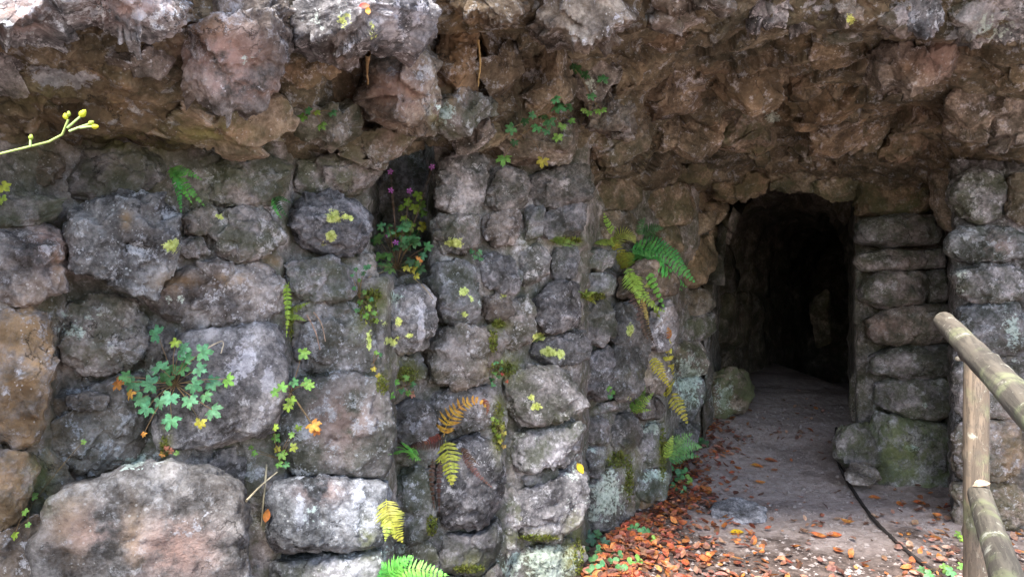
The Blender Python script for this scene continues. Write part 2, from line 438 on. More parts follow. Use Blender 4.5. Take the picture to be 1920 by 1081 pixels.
# stains, lichens and minerals on the rock: (x, y, rx, ry, channel, strength)
STAINS = [
 # yellow map lichen
 (322, 460, 13, 12, 'yel', 1), (628, 408, 13, 12, 'yel', 1), (648, 406, 10, 7, 'yel', 1), (658, 408, 8, 6, 'yel', .9), (620, 441, 10, 10, 'yel', 1), (606, 458, 7, 5, 'yel', .8),
 (850, 454, 17, 9, 'yel', 1), (748, 603, 8, 9, 'yel', 1), (733, 640, 12, 8, 'yel', 1), (768, 628, 7, 6, 'yel', .9), (745, 632, 6, 5, 'yel', .8), (720, 605, 5, 5, 'yel', .8),
 (870, 546, 8, 8, 'yel', 1), (870, 588, 9, 6, 'yel', .9), (884, 562, 5, 7, 'yel', .8), (1009, 632, 12, 9, 'yel', 1), (1030, 660, 22, 9, 'yel', 1), (1050, 662, 10, 9, 'yel', .9),
 (1181, 620, 7, 11, 'yel', 1), (1006, 762, 9, 7, 'yel', 1), (996, 745, 6, 6, 'yel', .9), (692, 640, 5, 26, 'yel', .9), (1595, 38, 8, 9, 'yel', 1), (412, 405, 6, 5, 'yel', .9), (945, 555, 6, 4, 'yel', .9),
 (700, 66, 10, 20, 'yel', .55), (640, 40, 18, 14, 'yel', .5), (760, 500, 6, 5, 'yel', .6), (1180, 745, 6, 4, 'yel', .8),
 # mint crust
 (1030, 1055, 55, 40, 'mint', 1), (960, 1060, 30, 30, 'mint', .7), (155, 620, 50, 50, 'mint', .55), (1222, 800, 24, 14, 'mint', .9), (1135, 930, 40, 55, 'mint', .8), (1225, 890, 25, 16, 'mint', .8),
 (250, 866, 40, 22, 'mint', .7), (590, 965, 40, 40, 'mint', .35), (1290, 710, 34, 60, 'mint', .8), (1355, 745, 30, 40, 'mint', .7), (745, 1040, 50, 35, 'mint', .6), (1110, 840, 25, 15, 'mint', .5),
 (1075, 900, 20, 60, 'mint', .5), (330, 560, 30, 16, 'mint', .6), (1710, 840, 16, 8, 'mint', .9), (1735, 760, 14, 8, 'mint', .6), (840, 215, 25, 30, 'mint', .7), (1110, 160, 22, 40, 'mint', .6),
 (1000, 820, 40, 14, 'mint', .4), (830, 560, 30, 20, 'mint', .35), (1450, 220, 18, 14, 'mint', .8), (1860, 50, 60, 30, 'mint', .6), (460, 120, 60, 60, 'mint', .4), (620, 40, 60, 40, 'mint', .5),
 (900, 560, 30, 40, 'mint', .3), (740, 560, 30, 18, 'mint', .6), (1900, 620, 30, 60, 'mint', .5), (1800, 520, 15, 40, 'mint', .5), (280, 690, 26, 26, 'mint', .5),
 # lilac / white crust
 (790, 600, 9, 50, 'lil', 1), (725, 40, 28, 60, 'lil', 1), (780, 30, 30, 40, 'lil', .7), (455, 690, 34, 50, 'lil', .8), (500, 720, 26, 60, 'lil', .7), (560, 950, 16, 60, 'lil', .8), (665, 945, 50, 50, 'lil', .8),
 (700, 960, 30, 60, 'lil', .6), (140, 150, 60, 26, 'lil', .9), (70, 150, 60, 30, 'lil', .5), (260, 30, 60, 26, 'lil', .7), (60, 20, 60, 30, 'lil', .6), (60, 460, 50, 40, 'lil', .6), (290, 480, 26, 60, 'lil', .7),
 (300, 400, 36, 30, 'lil', .6), (840, 570, 36, 24, 'lil', .6), (770, 790, 26, 30, 'lil', .5), (790, 920, 22, 40, 'lil', .5), (500, 560, 30, 40, 'lil', .5), (350, 1000, 60, 60, 'lil', .35), (590, 800, 50, 50, 'lil', .4),
 (680, 790, 40, 60, 'lil', .5), (230, 170, 60, 20, 'lil', .3), (1440, 20, 40, 22, 'lil', .8), (1700, 20, 40, 40, 'lil', .8), (1840, 40, 110, 50, 'lil', .85), (1200, 20, 60, 30, 'lil', .35), (1350, 20, 30, 30, 'lil', .4), (1090, 40, 60, 40, 'lil', .3), (440, 20, 40, 50, 'lil', .5), (150, 40, 60, 30, 'lil', .4), (1530, 10, 40, 20, 'lil', .6), (1740, 125, 40, 24, 'lil', .4),
 (1640, 250, 40, 40, 'lil', .12), (430, 170, 60, 26, 'lil', .35), (1060, 350, 40, 40, 'lil', .4), (860, 360, 30, 60, 'lil', .4), (1600, 1, 10, 40, 'lil', .5), (1840, 360, 40, 40, 'lil', .5), (1830, 450, 50, 24, 'lil', .5),
 (1680, 540, 40, 20, 'lil', .5), (1900, 500, 40, 60, 'lil', .5), (640, 900, 60, 20, 'lil', .4), (600, 720, 60, 16, 'lil', .5),
 # ochre, rust
 (40, 650, 60, 90, 'och', .9), (30, 850, 50, 120, 'och', .9), (95, 780, 22, 90, 'och', .6), (130, 980, 34, 90, 'och', .55), (330, 530, 40, 14, 'och', .9), (430, 525, 26, 12, 'och', .8), (222, 190, 34, 50, 'och', .95),
 (300, 200, 40, 40, 'och', .4), (1218, 944, 30, 14, 'och', .9), (236, 412, 9, 18, 'och', 1), (110, 500, 14, 40, 'och', .6), (400, 50, 50, 30, 'och', .6), (350, 20, 20, 40, 'och', .5), (858, 90, 16, 100, 'och', 1.0), (846, 170, 10, 40, 'och', 1.0), (905, 95, 9, 40, 'och', 1.0), (897, 140, 5, 30, 'och', .9),
 (890, 60, 20, 60, 'och', .7), (510, 490, 16, 12, 'och', .9), (100, 230, 60, 40, 'och', .4), (1260, 510, 40, 60, 'och', .25), (1310, 500, 30, 50, 'och', .5), (450, 250, 70, 20, 'och', .3), (640, 100, 30, 40, 'och', .4),
 (20, 590, 40, 20, 'och', .5), (1900, 860, 30, 90, 'och', .5), (1710, 130, 22, 16, 'och', .5), (250, 1010, 22, 70, 'och', .5),
 # pinkish stone
 (330, 1030, 70, 50, 'pink', .8), (170, 1000, 60, 40, 'pink', .5), (420, 100, 80, 50, 'pink', .7), (450, 160, 60, 24, 'pink', .7), (740, 170, 60, 50, 'pink', .6), (640, 790, 60, 60, 'pink', .5), (230, 20, 90, 26, 'pink', .5), (40, 30, 50, 30, 'pink', .6),
 (1870, 460, 30, 20, 'pink', .4), (90, 460, 30, 40, 'pink', .5), (600, 920, 40, 20, 'pink', .5), (1660, 610, 50, 20, 'pink', .35), (1700, 500, 40, 200, 'pink', .15), (1760, 100, 40, 50, 'pink', .4),
 # moss
 (935, 800, 12, 50, 'moss', 1), (945, 690, 30, 20, 'moss', .9), (935, 610, 16, 10, 'moss', .9), (1160, 860, 30, 26, 'moss', .6), (1180, 900, 14, 50, 'moss', .6), (880, 1060, 40, 20, 'moss', .5), (1080, 1040, 22, 60, 'moss', .9),
 (760, 700, 40, 30, 'moss', .6), (680, 600, 20, 40, 'moss', .5), (700, 570, 30, 26, 'moss', .6), (1110, 555, 30, 12, 'moss', .6), (1060, 450, 40, 10, 'moss', .7), (80, 900, 24, 60, 'moss', .5), (820, 210, 14, 30, 'moss', .5),
 (1690, 850, 60, 60, 'moss', .35), (1000, 1010, 40, 14, 'moss', .6), (310, 830, 10, 30, 'moss', .8), (250, 265, 120, 18, 'moss', .5), (690, 1010, 16, 30, 'moss', .5), (1200, 700, 20, 10, 'moss', .4), (390, 250, 80, 18, 'moss', .5), (80, 180, 60, 26, 'moss', .35), (1245, 850, 12, 50, 'moss', .6),
]
_ch = {'yel': (0, 0), 'mint': (0, 1), 'lil': (0, 2), 'och': (1, 0), 'pink': (1, 1), 'moss': (1, 2)}
ST = np.array([(s[0], s[1], s[2], s[3], s[5]) for s in STAINS]); STC = [_ch[s[4]] for s in STAINS]
def paint(me, v, sink=0.0):
    px, py = proj(v)
    A = np.zeros((2, len(v), 4), np.float32); A[:, :, 3] = 1
    x0, x1, y0, y1 = px.min(), px.max(), py.min(), py.max()
    for s, (ai, ci) in zip(ST, STC):
        if s[0] + s[2] * 2.5 < x0 or s[0] - s[2] * 2.5 > x1 or s[1] + s[3] * 2.5 < y0 or s[1] - s[3] * 2.5 > y1: continue
        q = ((px - s[0]) / s[2]) ** 2 + ((py - s[1]) / s[3]) ** 2
        w = s[4] * np.exp(-0.9 * q)
        A[ai, :, ci] = np.maximum(A[ai, :, ci], w)
    for ai, nm in ((0, 'stainA'), (1, 'stainB')):
        at = me.attributes.new(nm, 'FLOAT_COLOR', 'POINT'); at.data.foreach_set('color', A[ai].ravel())

def unit(v): v = np.asarray(v, float); return v / np.linalg.norm(v)
def chaikin(p, it):
    for _ in range(it):
        q = np.roll(p, -1, 0)
        p = np.stack([0.87 * p + 0.13 * q, 0.13 * p + 0.87 * q], 1).reshape(-1, 2)
    return p
_disc = {}
def disc_grid(n):
    if n not in _disc:
        a = np.linspace(-1, 1, n); x, y = np.meshgrid(a, a)
        X = x * np.sqrt(1 - y * y / 2); Y = y * np.sqrt(1 - x * x / 2)
        _disc[n] = (np.hypot(X, Y).ravel(), np.arctan2(Y, X).ravel(), grid_faces(n, n))
    return _disc[n]

def rock(parent, poly, d, nrm, thick=None, k=5.5, ang=0.45, rough=1.0, grow=1.09, color=(0, 0, 0, 1), res=1.0, name='stone', mat=None, smooth=1, wrap=1.32, lump=.04, fac=.17, fine=.4, jag=.06):
    """one stone: traced outline on its own plane, domed, chiselled by planes, eroded by noise"""
    poly = np.array(poly, float)
    cpx = poly.mean(0)
    n = unit(nrm)
    c = P(cpx[0], cpx[1], d)
    v = unit(np.array([0, 0, 1.0]) - n * n[2]); u = np.cross(v, n)
    rays = P(poly[:, 0], poly[:, 1], 1.0) - np.array([0, 0, EYE])
    cam0 = np.array([0, 0, EYE])
    tt = ((c - cam0) @ n) / (rays @ n)
    pts = cam0 + rays * tt[:, None]
    q = np.stack([(pts - c) @ u, (pts - c) @ v], 1)
    q = chaikin(q, 2)
    # dense resample -> r(theta)
    e = np.roll(q, -1, 0); s = np.linspace(0, 1, 12, endpoint=False)[None, :, None]
    dense = (q[:, None] * (1 - s) + e[:, None] * s).reshape(-1, 2)
    cen = (dense.min(0) + dense.max(0)) / 2
    dense -= cen; c = c + u * cen[0] + v * cen[1]
    th = np.arctan2(dense[:, 1], dense[:, 0]); rr = np.hypot(dense[:, 0], dense[:, 1])
    o = np.argsort(th); th, rr = th[o], rr[o]
    th = np.concatenate([th - 2 * np.pi, th, th + 2 * np.pi]); rr = np.concatenate([rr] * 3)
    size = np.ptp(dense, axis=0); Rm = float(np.mean(rr)); mn = float(size.min())
    if thick is None: thick = np.clip(0.36 * mn, 0.03, 0.2)
    grow = 1 + (grow - 1) * .8 * float(np.clip(110 / max(np.ptp(poly[:, 0]), np.ptp(poly[:, 1])), .25, 1))
    diam = max(np.ptp(poly[:, 0]), np.ptp(poly[:, 1])) / 1920 * 1024
    N = int(np.clip(diam * 1.5 * res, 14, 110))
    t, ang_, faces = disc_grid(N)
    phi = t * (np.pi / 2) * wrap
    rho = np.sin(np.minimum(phi, np.pi / 2)) - 0.25 * np.maximum(phi - np.pi / 2, 0)
    z = np.cos(np.minimum(phi, np.pi / 2)) - 1.3 * np.maximum(phi - np.pi / 2, 0)
    front = phi <= np.pi / 2
    sc = np.where(front, (np.abs(rho) ** k + np.abs(z) ** k) ** (-1.0 / k), 1.0)
    rho = rho * sc; z = z * sc
    r = np.interp(ang_, th, rr) * grow
    sd = float(cpx[0] * .37 + cpx[1] * .91)
    r = r * (1 + jag * fbm(np.stack([2.2 * np.cos(ang_) + sd, 2.2 * np.sin(ang_), 0 * ang_ + sd], 1), 3, .6))
    L = np.stack([rho * r * np.cos(ang_), rho * r * np.sin(ang_), z * thick], 1)
    # chisel planes
    rs = np.random.default_rng(int(abs(cpx[0]) * 131 + abs(cpx[1]) * 17) % 100000 + 1)
    nb = int(5 + 12 * ang)
    for _ in range(nb):
        a = rs.uniform(0, 2 * np.pi); el = rs.uniform(0.35, 1.35)
        pn = np.array([np.cos(a) * np.cos(el), np.sin(a) * np.cos(el), np.sin(el)])
        sup = (L @ pn).max()
        h = sup * rs.uniform(0.90 - 0.4 * ang, 0.985)
        ex = np.maximum(L @ pn - h, 0) * (0.55 + 0.4 * ang)
        L = L - ex[:, None] * pn
    W = c + L[:, :1] * u + L[:, 1:2] * v + L[:, 2:] * n
    # erosion
    off = rs.uniform(-50, 50, 3)
    dirv = L / (np.linalg.norm(L * np.array([1, 1, Rm / thick * 0.7]), axis=1)[:, None] + 1e-6) * np.array([1, 1, Rm / thick * 0.7])
    dirv /= np.linalg.norm(dirv, axis=1)[:, None] + 1e-6
    Dw = dirv[:, :1] * u + dirv[:, 1:2] * v + dirv[:, 2:] * n
    S = (W + off)
    disp = rough * (lump * Rm * fbm(S * (1.1 / Rm), 3, 0.45) + 0.0085 * fbm(S * 17.0, 4, 0.68)) \
        - 0.022 * rough * np.maximum(ridged(S * 5.0 + 3.3, 2) - 0.95, 0) + fac * Rm * ang * ((facets(S * (1.5 / Rm), 0.6, 0.3) if fine > .3 else facets(S * (1.0 / Rm), 0.75, 0.25)) + fine * facets(S * (4.0 / Rm) + 5, 0.6, 0.3))
    strat = 0.006 * rough * np.sin((S[:, 2] * 60 + 5 * fbm(S * 4, 2)) ) * np.clip(fbm(S * 5 + 40, 2) * 2, 0, 1)
    W = W + Dw * (disp + strat)[:, None]
    zsplat(W)
    base = loc_of(parent) if parent is not None else np.zeros(3)
    me = mesh_from(name, W - base, faces)
    paint(me, W)
    return link(name, me, mat or ROCK, parent, color)

def yawn(a, up=0.0): return unit((math.sin(R(a)), -math.cos(R(a)), up))

def sheet(parent, name, x0, x1, y0, y1, step, Dfun, back, amp, color, cut=None, fac=0.0):
    """a continuous rough rock or mortar surface behind the stones"""
    xs = np.arange(x0, x1 + step, step); ystep = step * (.5 if fac and name == 'rock_mass' else 1); ys = np.arange(y0, y1 + ystep, ystep)
    X, Y = np.meshgrid(xs, ys)
    px, py = X.ravel(), Y.ravel()
    d = Dfun(px, py) + back
    W = P(px, py, d)
    G = W.reshape(len(ys), len(xs), 3)
    tu = np.gradient(G, axis=1); tv = np.gradient(G, axis=0)
    nn = np.cross(tv.reshape(-1, 3), tu.reshape(-1, 3))
    nn /= np.linalg.norm(nn, axis=1)[:, None] + 1e-9
    flip = (nn * (W - np.array([0, 0, EYE]))).sum(1) > 0
    nn[flip] *= -1
    disp = amp * (fbm(W * 5.0, 5, 0.55) * 0.7 + 0.25 * ridged(W * 11.0, 3))
    if fac: disp = disp + fac * facets(W * 2.4 + 0.15 * np.stack([fbm(W * 3, 2), fbm(W * 3 + 9, 2), fbm(W * 3 + 5, 2)], 1)) + fac * 0.15 * facets(W * 8.0)
    W = W + nn * disp[:, None]
    f = grid_faces(len(xs), len(ys))
    if cut is not None:
        keep = ~cut(px, py); f = f[keep[f].all(1)]
    zsplat(W)
    base = loc_of(parent)
    me = mesh_from(name, W - base, f); paint(me, W)
    return link(name, me, ROCK, parent, color)

# ================================================================== GROUND
gx = np.concatenate([-np.geomspace(400, 2.2, 26), np.arange(-2.1, 5.2, 0.03), np.geomspace(5.3, 400, 26)])
gy = np.concatenate([-np.geomspace(400, 0.5, 22), np.geomspace(0.6, 2.9, 8), np.arange(3.0, 9.0, 0.03), np.geomspace(9.1, 400, 30)])
X, Y = np.meshgrid(gx, gy); X = X.ravel(); Y = Y.ravel()
near = (X > -2.2) & (X < 5.3) & (Y > 2.9) & (Y < 9.2)
Z = np.where(near, ground_h(X, Y), ground_z(X, Y))
gme = mesh_from('ground', np.stack([X, Y, Z], 1), grid_faces(len(gx), len(gy)))
ground = link('ground', gme, GROUND); ground['kind'] = 'structure'

# ================================================================== HILLSIDE over and behind the grotto: unseen lid added to keep out sky light
hx = np.linspace(-9, 9, 60); hy = np.linspace(0, 1, 40)
Xh, Th = np.meshgrid(hx, hy)
lipx = np.interp(Xh, [-9, -2.2, -1.0, 0.2, 2.5, 9], [0.4, 2.1, 2.6, 3.2, 3.5, 3.0])
Yh = lipx + 0.05 + Th * (16 - lipx)
Zh = 3.35 + 2.6 * Th + 0.25 * fbm(np.stack([Xh.ravel(), Yh.ravel(), 0 * Xh.ravel()], 1) * 0.7, 3).reshape(Xh.shape)
Zh[0] = 3.05
V = np.stack([Xh, Yh, Zh], -1)
side_l = V[:, 0].copy(); side_l[:, 2] = -0.2; side_r = V[:, -1].copy(); side_r[:, 2] = -0.2
backv = V[-1].copy(); backv[:, 2] = -0.2
verts = V.reshape(-1, 3); fcs = [tuple(q) for q in grid_faces(60, 40)]
nb0 = len(verts); verts = np.concatenate([verts, side_l, side_r, backv])
for i in range(39):
    fcs.append((i * 60, (i + 1) * 60, nb0 + i + 1, nb0 + i)); fcs.append((i * 60 + 59, (i + 1) * 60 + 59, nb0 + 40 + i + 1, nb0 + 40 + i))
for i in range(59): fcs.append((39 * 60 + i, 39 * 60 + i + 1, nb0 + 80 + i + 1, nb0 + 80 + i))
hill = link('hillside_lid', mesh_from('hillside_lid', verts, fcs), SOIL, None, (0.09, 0.075, 0.045)); hill['kind'] = 'structure'

# ================================================================== LEFT WALL
wall = thing('stone_wall', 'long stepped wall of rounded grey lichen-spotted stones left of the dark tunnel', 'stone wall', (-0.6, 3.6, 0))
sheet(wall, 'mortar_core', -1080, 1348, 250, 1500, 4, Dwall, 0.032, 0.035, (0.35, 0.05, 0.3, 0.55), fac=0.02)
G0 = (0, 0, 0, 1)
def W_(poly, yaw=24, proud=0.0, col=G0, **kw):
    poly = np.array(poly, float); c = poly.mean(0)
    d = kw.pop('d', None)
    if d is None: d = float(Dwall(c[0], c[1])) - proud
    if 'thick' in kw: kw['thick'] *= .78
    nm = yawn(yaw + random.uniform(-7, 7), kw.pop('up', 0.06) + random.uniform(-0.08, 0.08))
    col = (min(max(col[0] + random.uniform(-.12, .14), 0), 1), max(col[1] + random.uniform(-.05, .08), 0), max(col[2] + random.uniform(-.15, .2), 0), max(col[3] + random.uniform(-.45, .15), .1))
    return rock(wall, poly, d, nm, color=col, **kw)
OC = (0.25, 0.55, 0, 0.6); BR = (0.6, 0.15, 0.2, 0.6); BR2 = (0.85, 0.1, 0.25, 0.5); GA = (0.12, 0, 0.35, 1.0); DK = (0.3, 0, 0.4, 0.7); WR = (0.25, 0.08, 0, 0.8); GB = (0.05, 0, 0.1, 0.9)
# far left
W_([(-160, 380), (-20, 365), (60, 358), (118, 372), (125, 410), (60, 425), (-40, 430), (-160, 430)], col=DK, thick=.08)
W_([(-60, 425), (40, 418), (112, 425), (128, 470), (120, 545), (70, 572), (-60, 570)], col=(0.15, 0.1, 0.1, 1), thick=.14)
W_([(-140, 578), (60, 576), (95, 592), (104, 640), (96, 720), (84, 800), (62, 832), (-140, 830)], col=OC, thick=.10, k=4, ang=.4)
W_([(-140, 836), (58, 838), (70, 870), (52, 940), (28, 985), (-140, 1000)], col=OC, thick=.10, k=4, ang=.4)
W_([(-140, 1005), (20, 995), (62, 965), (92, 1000), (96, 1100), (-140, 1120)], col=(0.3, 0.25, 0.1, .8), thick=.07)
W_([(68, 800), (100, 850), (142, 900), (112, 950), (78, 965), (66, 900)], col=(0.3, 0.4, 0.2, .8), thick=.05, proud=-.02)
# second column
W_([(130, 325), (170, 285), (240, 272), (300, 282), (312, 325), (270, 362), (180, 372), (132, 372)], col=DK, thick=.10, ang=.5)
W_([(0, 285), (90, 280), (150, 295), (128, 345), (60, 352), (0, 350)], col=BR, thick=.06, proud=-.06, ang=.6)
W_([(135, 400), (160, 372), (230, 360), (290, 372), (328, 405), (338, 450), (320, 497), (303, 520), (290, 556), (262, 546), (220, 530), (172, 522), (140, 500), (130, 445)], col=(0.05, 0, 0, 1), thick=.20, proud=.07, ang=.55, res=1.2)
W_([(315, 330), (390, 300), (410, 340), (390, 400), (345, 405), (318, 370)], col=DK, thick=.04, proud=-.05)
W_([(405, 300), (470, 290), (535, 300), (540, 350), (520, 382), (450, 388), (400, 380), (395, 340)], col=DK, thick=.08, ang=.5)
W_([(340, 405), (395, 385), (420, 405), (395, 440), (350, 440)], col=DK, thick=.07)
W_([(385, 430), (425, 400), (480, 390), (520, 410), (533, 448), (512, 474), (462, 488), (415, 480)], col=GA, thick=.12)
W_([(332, 440), (382, 445), (395, 478), (345, 484)], col=DK, thick=.06)
W_([(275, 560), (300, 525), (350, 498), (430, 487), (505, 492), (532, 525), (537, 580), (515, 604), (440, 612), (360, 614), (300, 602)], col=(0.12, 0.1, 0.1, .9), thick=.10, k=4, up=.2)
W_([(125, 570), (182, 556), (250, 562), (276, 600), (272, 655), (240, 698), (160, 702), (118, 672), (106, 620)], col=GA, thick=.11)
W_([(330, 650), (372, 622), (450, 613), (528, 612), (538, 680), (532, 755), (502, 802), (425, 832), (342, 843), (302, 832), (292, 790), (300, 710)], col=(0.02, 0, 0.05, .8), thick=.15, k=5.5, proud=.05, res=1.2, ang=.2, lump=.03)
W_([(270, 612), (330, 620), (325, 660), (296, 720), (278, 700)], col=DK, thick=.04)
W_([(92, 712), (190, 702), (255, 708), (284, 750), (292, 830), (262, 862), (180, 885), (120, 880), (90, 820), (86, 760)], col=(0.2, 0.12, 0.1, .9), thick=.09, ang=.7)
W_([(118, 745), (160, 733), (205, 742), (200, 765), (140, 772)], col=(0.3, .1, 0, .6), thick=.06, proud=.06)
W_([(290, 845), (400, 842), (505, 826), (506, 900), (480, 935), (400, 900), (320, 880)], col=(0.05, 0, 0.15, .8), thick=.06, proud=-.06)
W_([(140, 905), (230, 877), (300, 862), (372, 872), (436, 890), (458, 904), (466, 950), (468, 1120), (180, 1150), (60, 1150), (66, 1000), (96, 940)], col=(0.2, 0.12, 0.05, .7), thick=.20, k=8, d=2.76, up=.15, ang=.2, res=1.1, lump=.022)
W_([(466, 905), (505, 910), (508, 1000), (502, 1110), (468, 1110)], col=DK, thick=.04, proud=-.05)
# block pier
W_([(545, 310), (620, 290), (702, 296), (708, 325), (696, 368), (620, 364), (550, 368)], col=DK, thick=.10, ang=.5)
W_([(540, 400), (568, 372), (620, 364), (676, 380), (692, 418), (684, 465), (630, 478), (575, 464), (542, 435)], col=(0.05, 0, 0.05, .9), thick=.16, proud=.05)
W_([(538, 495), (598, 480), (650, 490), (662, 535), (650, 562), (585, 566), (545, 548)], col=GA, thick=.11)
W_([(545, 575), (600, 566), (680, 572), (700, 592), (640, 600), (560, 605)], col=(0.1, 0, 0.1, 1), thick=.06, up=.5)
W_([(568, 606), (630, 580), (692, 594), (702, 640), (692, 690), (622, 702), (568, 694), (552, 645)], col=(0.15, 0.1, 0.1, .7), thick=.12)
W_([(530, 700), (560, 715), (640, 702), (714, 712), (734, 762), (732, 850), (722, 888), (640, 888), (560, 884), (512, 872), (518, 790)], col=(0.06, 0.03, 0.05, .9), thick=.14, k=5.5, proud=.04, res=1.1, ang=.2, lump=.025)
W_([(512, 896), (600, 888), (722, 896), (730, 940), (724, 1000), (692, 1016), (605, 1036), (532, 1036), (504, 1000), (500, 930)], col=(0.02, 0, 0.02, 1), thick=.16, k=5.5, proud=.08, res=1.2, ang=.25, lump=.03)
W_([(508, 1046), (620, 1036), (710, 1018), (716, 1060), (708, 1130), (500, 1130)], col=(0.02, 0, 0, .9), thick=.15, k=5.5, proud=.06, ang=.2, lump=.03)
# second pier, niche sill
W_([(712, 565), (740, 541), (780, 538), (801, 560), (804, 600), (788, 648), (748, 663), (716, 642), (703, 602)], col=(0.0, 0, 0.12, 1), thick=.16, proud=.08, res=1.2)
W_([(795, 525), (822, 495), (860, 490), (890, 510), (898, 560), (886, 600), (850, 613), (818, 598), (800, 560)], col=GB, thick=.13, proud=.05)
W_([(805, 622), (850, 612), (900, 620), (923, 660), (912, 702), (862, 724), (815, 712), (795, 682), (796, 645)], col=WR, thick=.14, proud=.04)
W_([(893, 492), (928, 470), (958, 488), (975, 522), (962, 550), (928, 552), (898, 530)], col=GB, thick=.10)
W_([(940, 505), (960, 492), (977, 520), (970, 546), (948, 535)], col=GA, thick=.06, proud=.04)
W_([(900, 558), (945, 546), (963, 570), (950, 598), (922, 610), (903, 592)], col=WR, thick=.08)
W_([(905, 612), (945, 605), (950, 650), (925, 660)], col=DK, thick=.06)
W_([(728, 762), (770, 746), (806, 765), (814, 800), (800, 826), (760, 832), (733, 812)], col=GB, thick=.10)
W_([(712, 672), (785, 662), (795, 700), (762, 722), (716, 716)], col=GA, thick=.08)
W_([(710, 722), (760, 724), (765, 745), (728, 760)], col=DK, thick=.05)
W_([(812, 738), (870, 722), (916, 726), (922, 770), (906, 802), (862, 808), (825, 802), (808, 772)], col=GB, thick=.12, proud=.02)
W_([(850, 832), (900, 810), (930, 850), (940, 920), (932, 968), (890, 992), (842, 986), (814, 950), (814, 880)], col=GB, thick=.15, proud=.05)
W_([(732, 884), (780, 866), (812, 888), (816, 950), (804, 1002), (750, 1012), (730, 980)], col=GA, thick=.10)
W_([(735, 832), (800, 830), (830, 812), (845, 830), (815, 870), (740, 875)], col=DK, thick=.05)
W_([(826, 1002), (890, 996), (936, 962), (940, 1020), (922, 1060), (872, 1078), (815, 1062), (810, 1022)], col=GB, thick=.12)
W_([(722, 1022), (802, 1008), (818, 1060), (806, 1110), (718, 1110)], col=GA, thick=.10)
W_([(815, 1072), (880, 1084), (940, 1050), (942, 1120), (812, 1130)], col=GA, thick=.10)
W_([(665, 480), (700, 475), (705, 520), (690, 560), (662, 545)], col=DK, thick=.05, proud=-.1)
W_([(700, 540), (760, 520), (795, 530), (740, 545), (712, 560)], col=DK, thick=.05, up=.5)
# third pier
W_([(945, 702), (1000, 686), (1060, 690), (1096, 715), (1099, 750), (1072, 776), (1012, 794), (963, 792), (943, 760)], col=(0.08, 0.03, 0.1, 1), thick=.15, proud=.05)
W_([(962, 812), (1010, 796), (1065, 780), (1086, 800), (1086, 842), (1050, 870), (990, 886), (964, 872), (956, 842)], col=GB, thick=.14, proud=.04)
W_([(972, 888), (1035, 872), (1046, 900), (1020, 913), (985, 908)], col=DK, thick=.09)
W_([(1040, 888), (1078, 868), (1093, 920), (1089, 962), (1060, 1002), (1010, 1008), (962, 988), (952, 945), (985, 916)], col=GB, thick=.14, proud=.03)
W_([(938, 925), (962, 912), (975, 950), (965, 1010), (945, 1045), (936, 985)], col=GA, thick=.08)
W_([(958, 1032), (1040, 1012), (1086, 1016), (1092, 1110), (940, 1120), (944, 1062)], col=(0.05, 0, 0.45, 1), thick=.11, k=4)
W_([(1003, 562), (1030, 531), (1066, 528), (1087, 552), (1087, 592), (1060, 617), (1020, 622), (1001, 598)], col=GB, thick=.12, proud=.03)
W_([(998, 642), (1050, 618), (1096, 622), (1102, 660), (1082, 682), (1030, 684), (993, 668)], col=WR, thick=.11)
W_([(958, 562), (990, 552), (1001, 590), (997, 640), (960, 662), (935, 642), (938, 596)], col=GA, thick=.09)
W_([(968, 466), (1008, 452), (1026, 482), (1022, 522), (985, 536), (968, 512)], col=GB, thick=.10, d=4.28)
W_([(1030, 468), (1075, 460), (1084, 490), (1072, 522), (1030, 524)], col=GA, thick=.09, d=4.4)
W_([(1085, 474), (1120, 466), (1156, 474), (1158, 496), (1125, 506), (1085, 502)], col=GA, thick=.09, d=4.75)
W_([(1075, 520), (1110, 511), (1152, 517), (1157, 540), (1130, 556), (1080, 550)], col=GA, thick=.09, d=4.8)
W_([(1088, 574), (1125, 560), (1147, 580), (1147, 620), (1126, 646), (1096, 636), (1086, 602)], col=GB, thick=.10, d=4.9, yaw=35)
W_([(1100, 662), (1137, 648), (1144, 680), (1142, 732), (1106, 760), (1096, 712)], col=GB, thick=.09, d=4.95, yaw=35)
W_([(1148, 574), (1200, 560), (1217, 600), (1212, 680), (1202, 732), (1160, 752), (1143, 722), (1148, 640)], col=WR, thick=.10, d=5.2, yaw=38)
W_([(1208, 602), (1250, 560), (1268, 600), (1262, 645), (1238, 655), (1214, 648)], col=(0.2, .1, .1, .8), thick=.10, d=5.45, yaw=42)
W_([(1212, 655), (1246, 652), (1248, 735), (1215, 740), (1206, 700)], col=WR, thick=.09, d=5.5, yaw=42)
W_([(1160, 520), (1200, 490), (1265, 500), (1262, 555), (1210, 560), (1165, 566)], col=BR, thick=.08, d=5.4, yaw=40)
# end of the wall
W_([(1092, 785), (1125, 770), (1138, 800), (1132, 830), (1096, 836)], col=GA, thick=.08, yaw=38)
W_([(1138, 787), (1180, 768), (1197, 790), (1190, 835), (1152, 853), (1136, 832)], col=GB, thick=.10, yaw=38)
W_([(1090, 842), (1130, 832), (1137, 870), (1116, 892), (1090, 884)], col=WR, thick=.09, yaw=38)
W_([(1192, 802), (1235, 790), (1248, 820), (1244, 866), (1210, 876), (1188, 850)], col=GA, thick=.11, yaw=38)
W_([(1186, 884), (1244, 878), (1245, 932), (1200, 937), (1180, 920)], col=GA, thick=.10, yaw=38)
W_([(1092, 915), (1140, 872), (1172, 855), (1180, 900), (1174, 972), (1130, 998), (1094, 990)], col=(0.05, 0, .3, 1), thick=.11, yaw=38)
W_([(1178, 745), (1235, 742), (1246, 782), (1200, 786), (1176, 768)], col=WR, thick=.09, yaw=38)
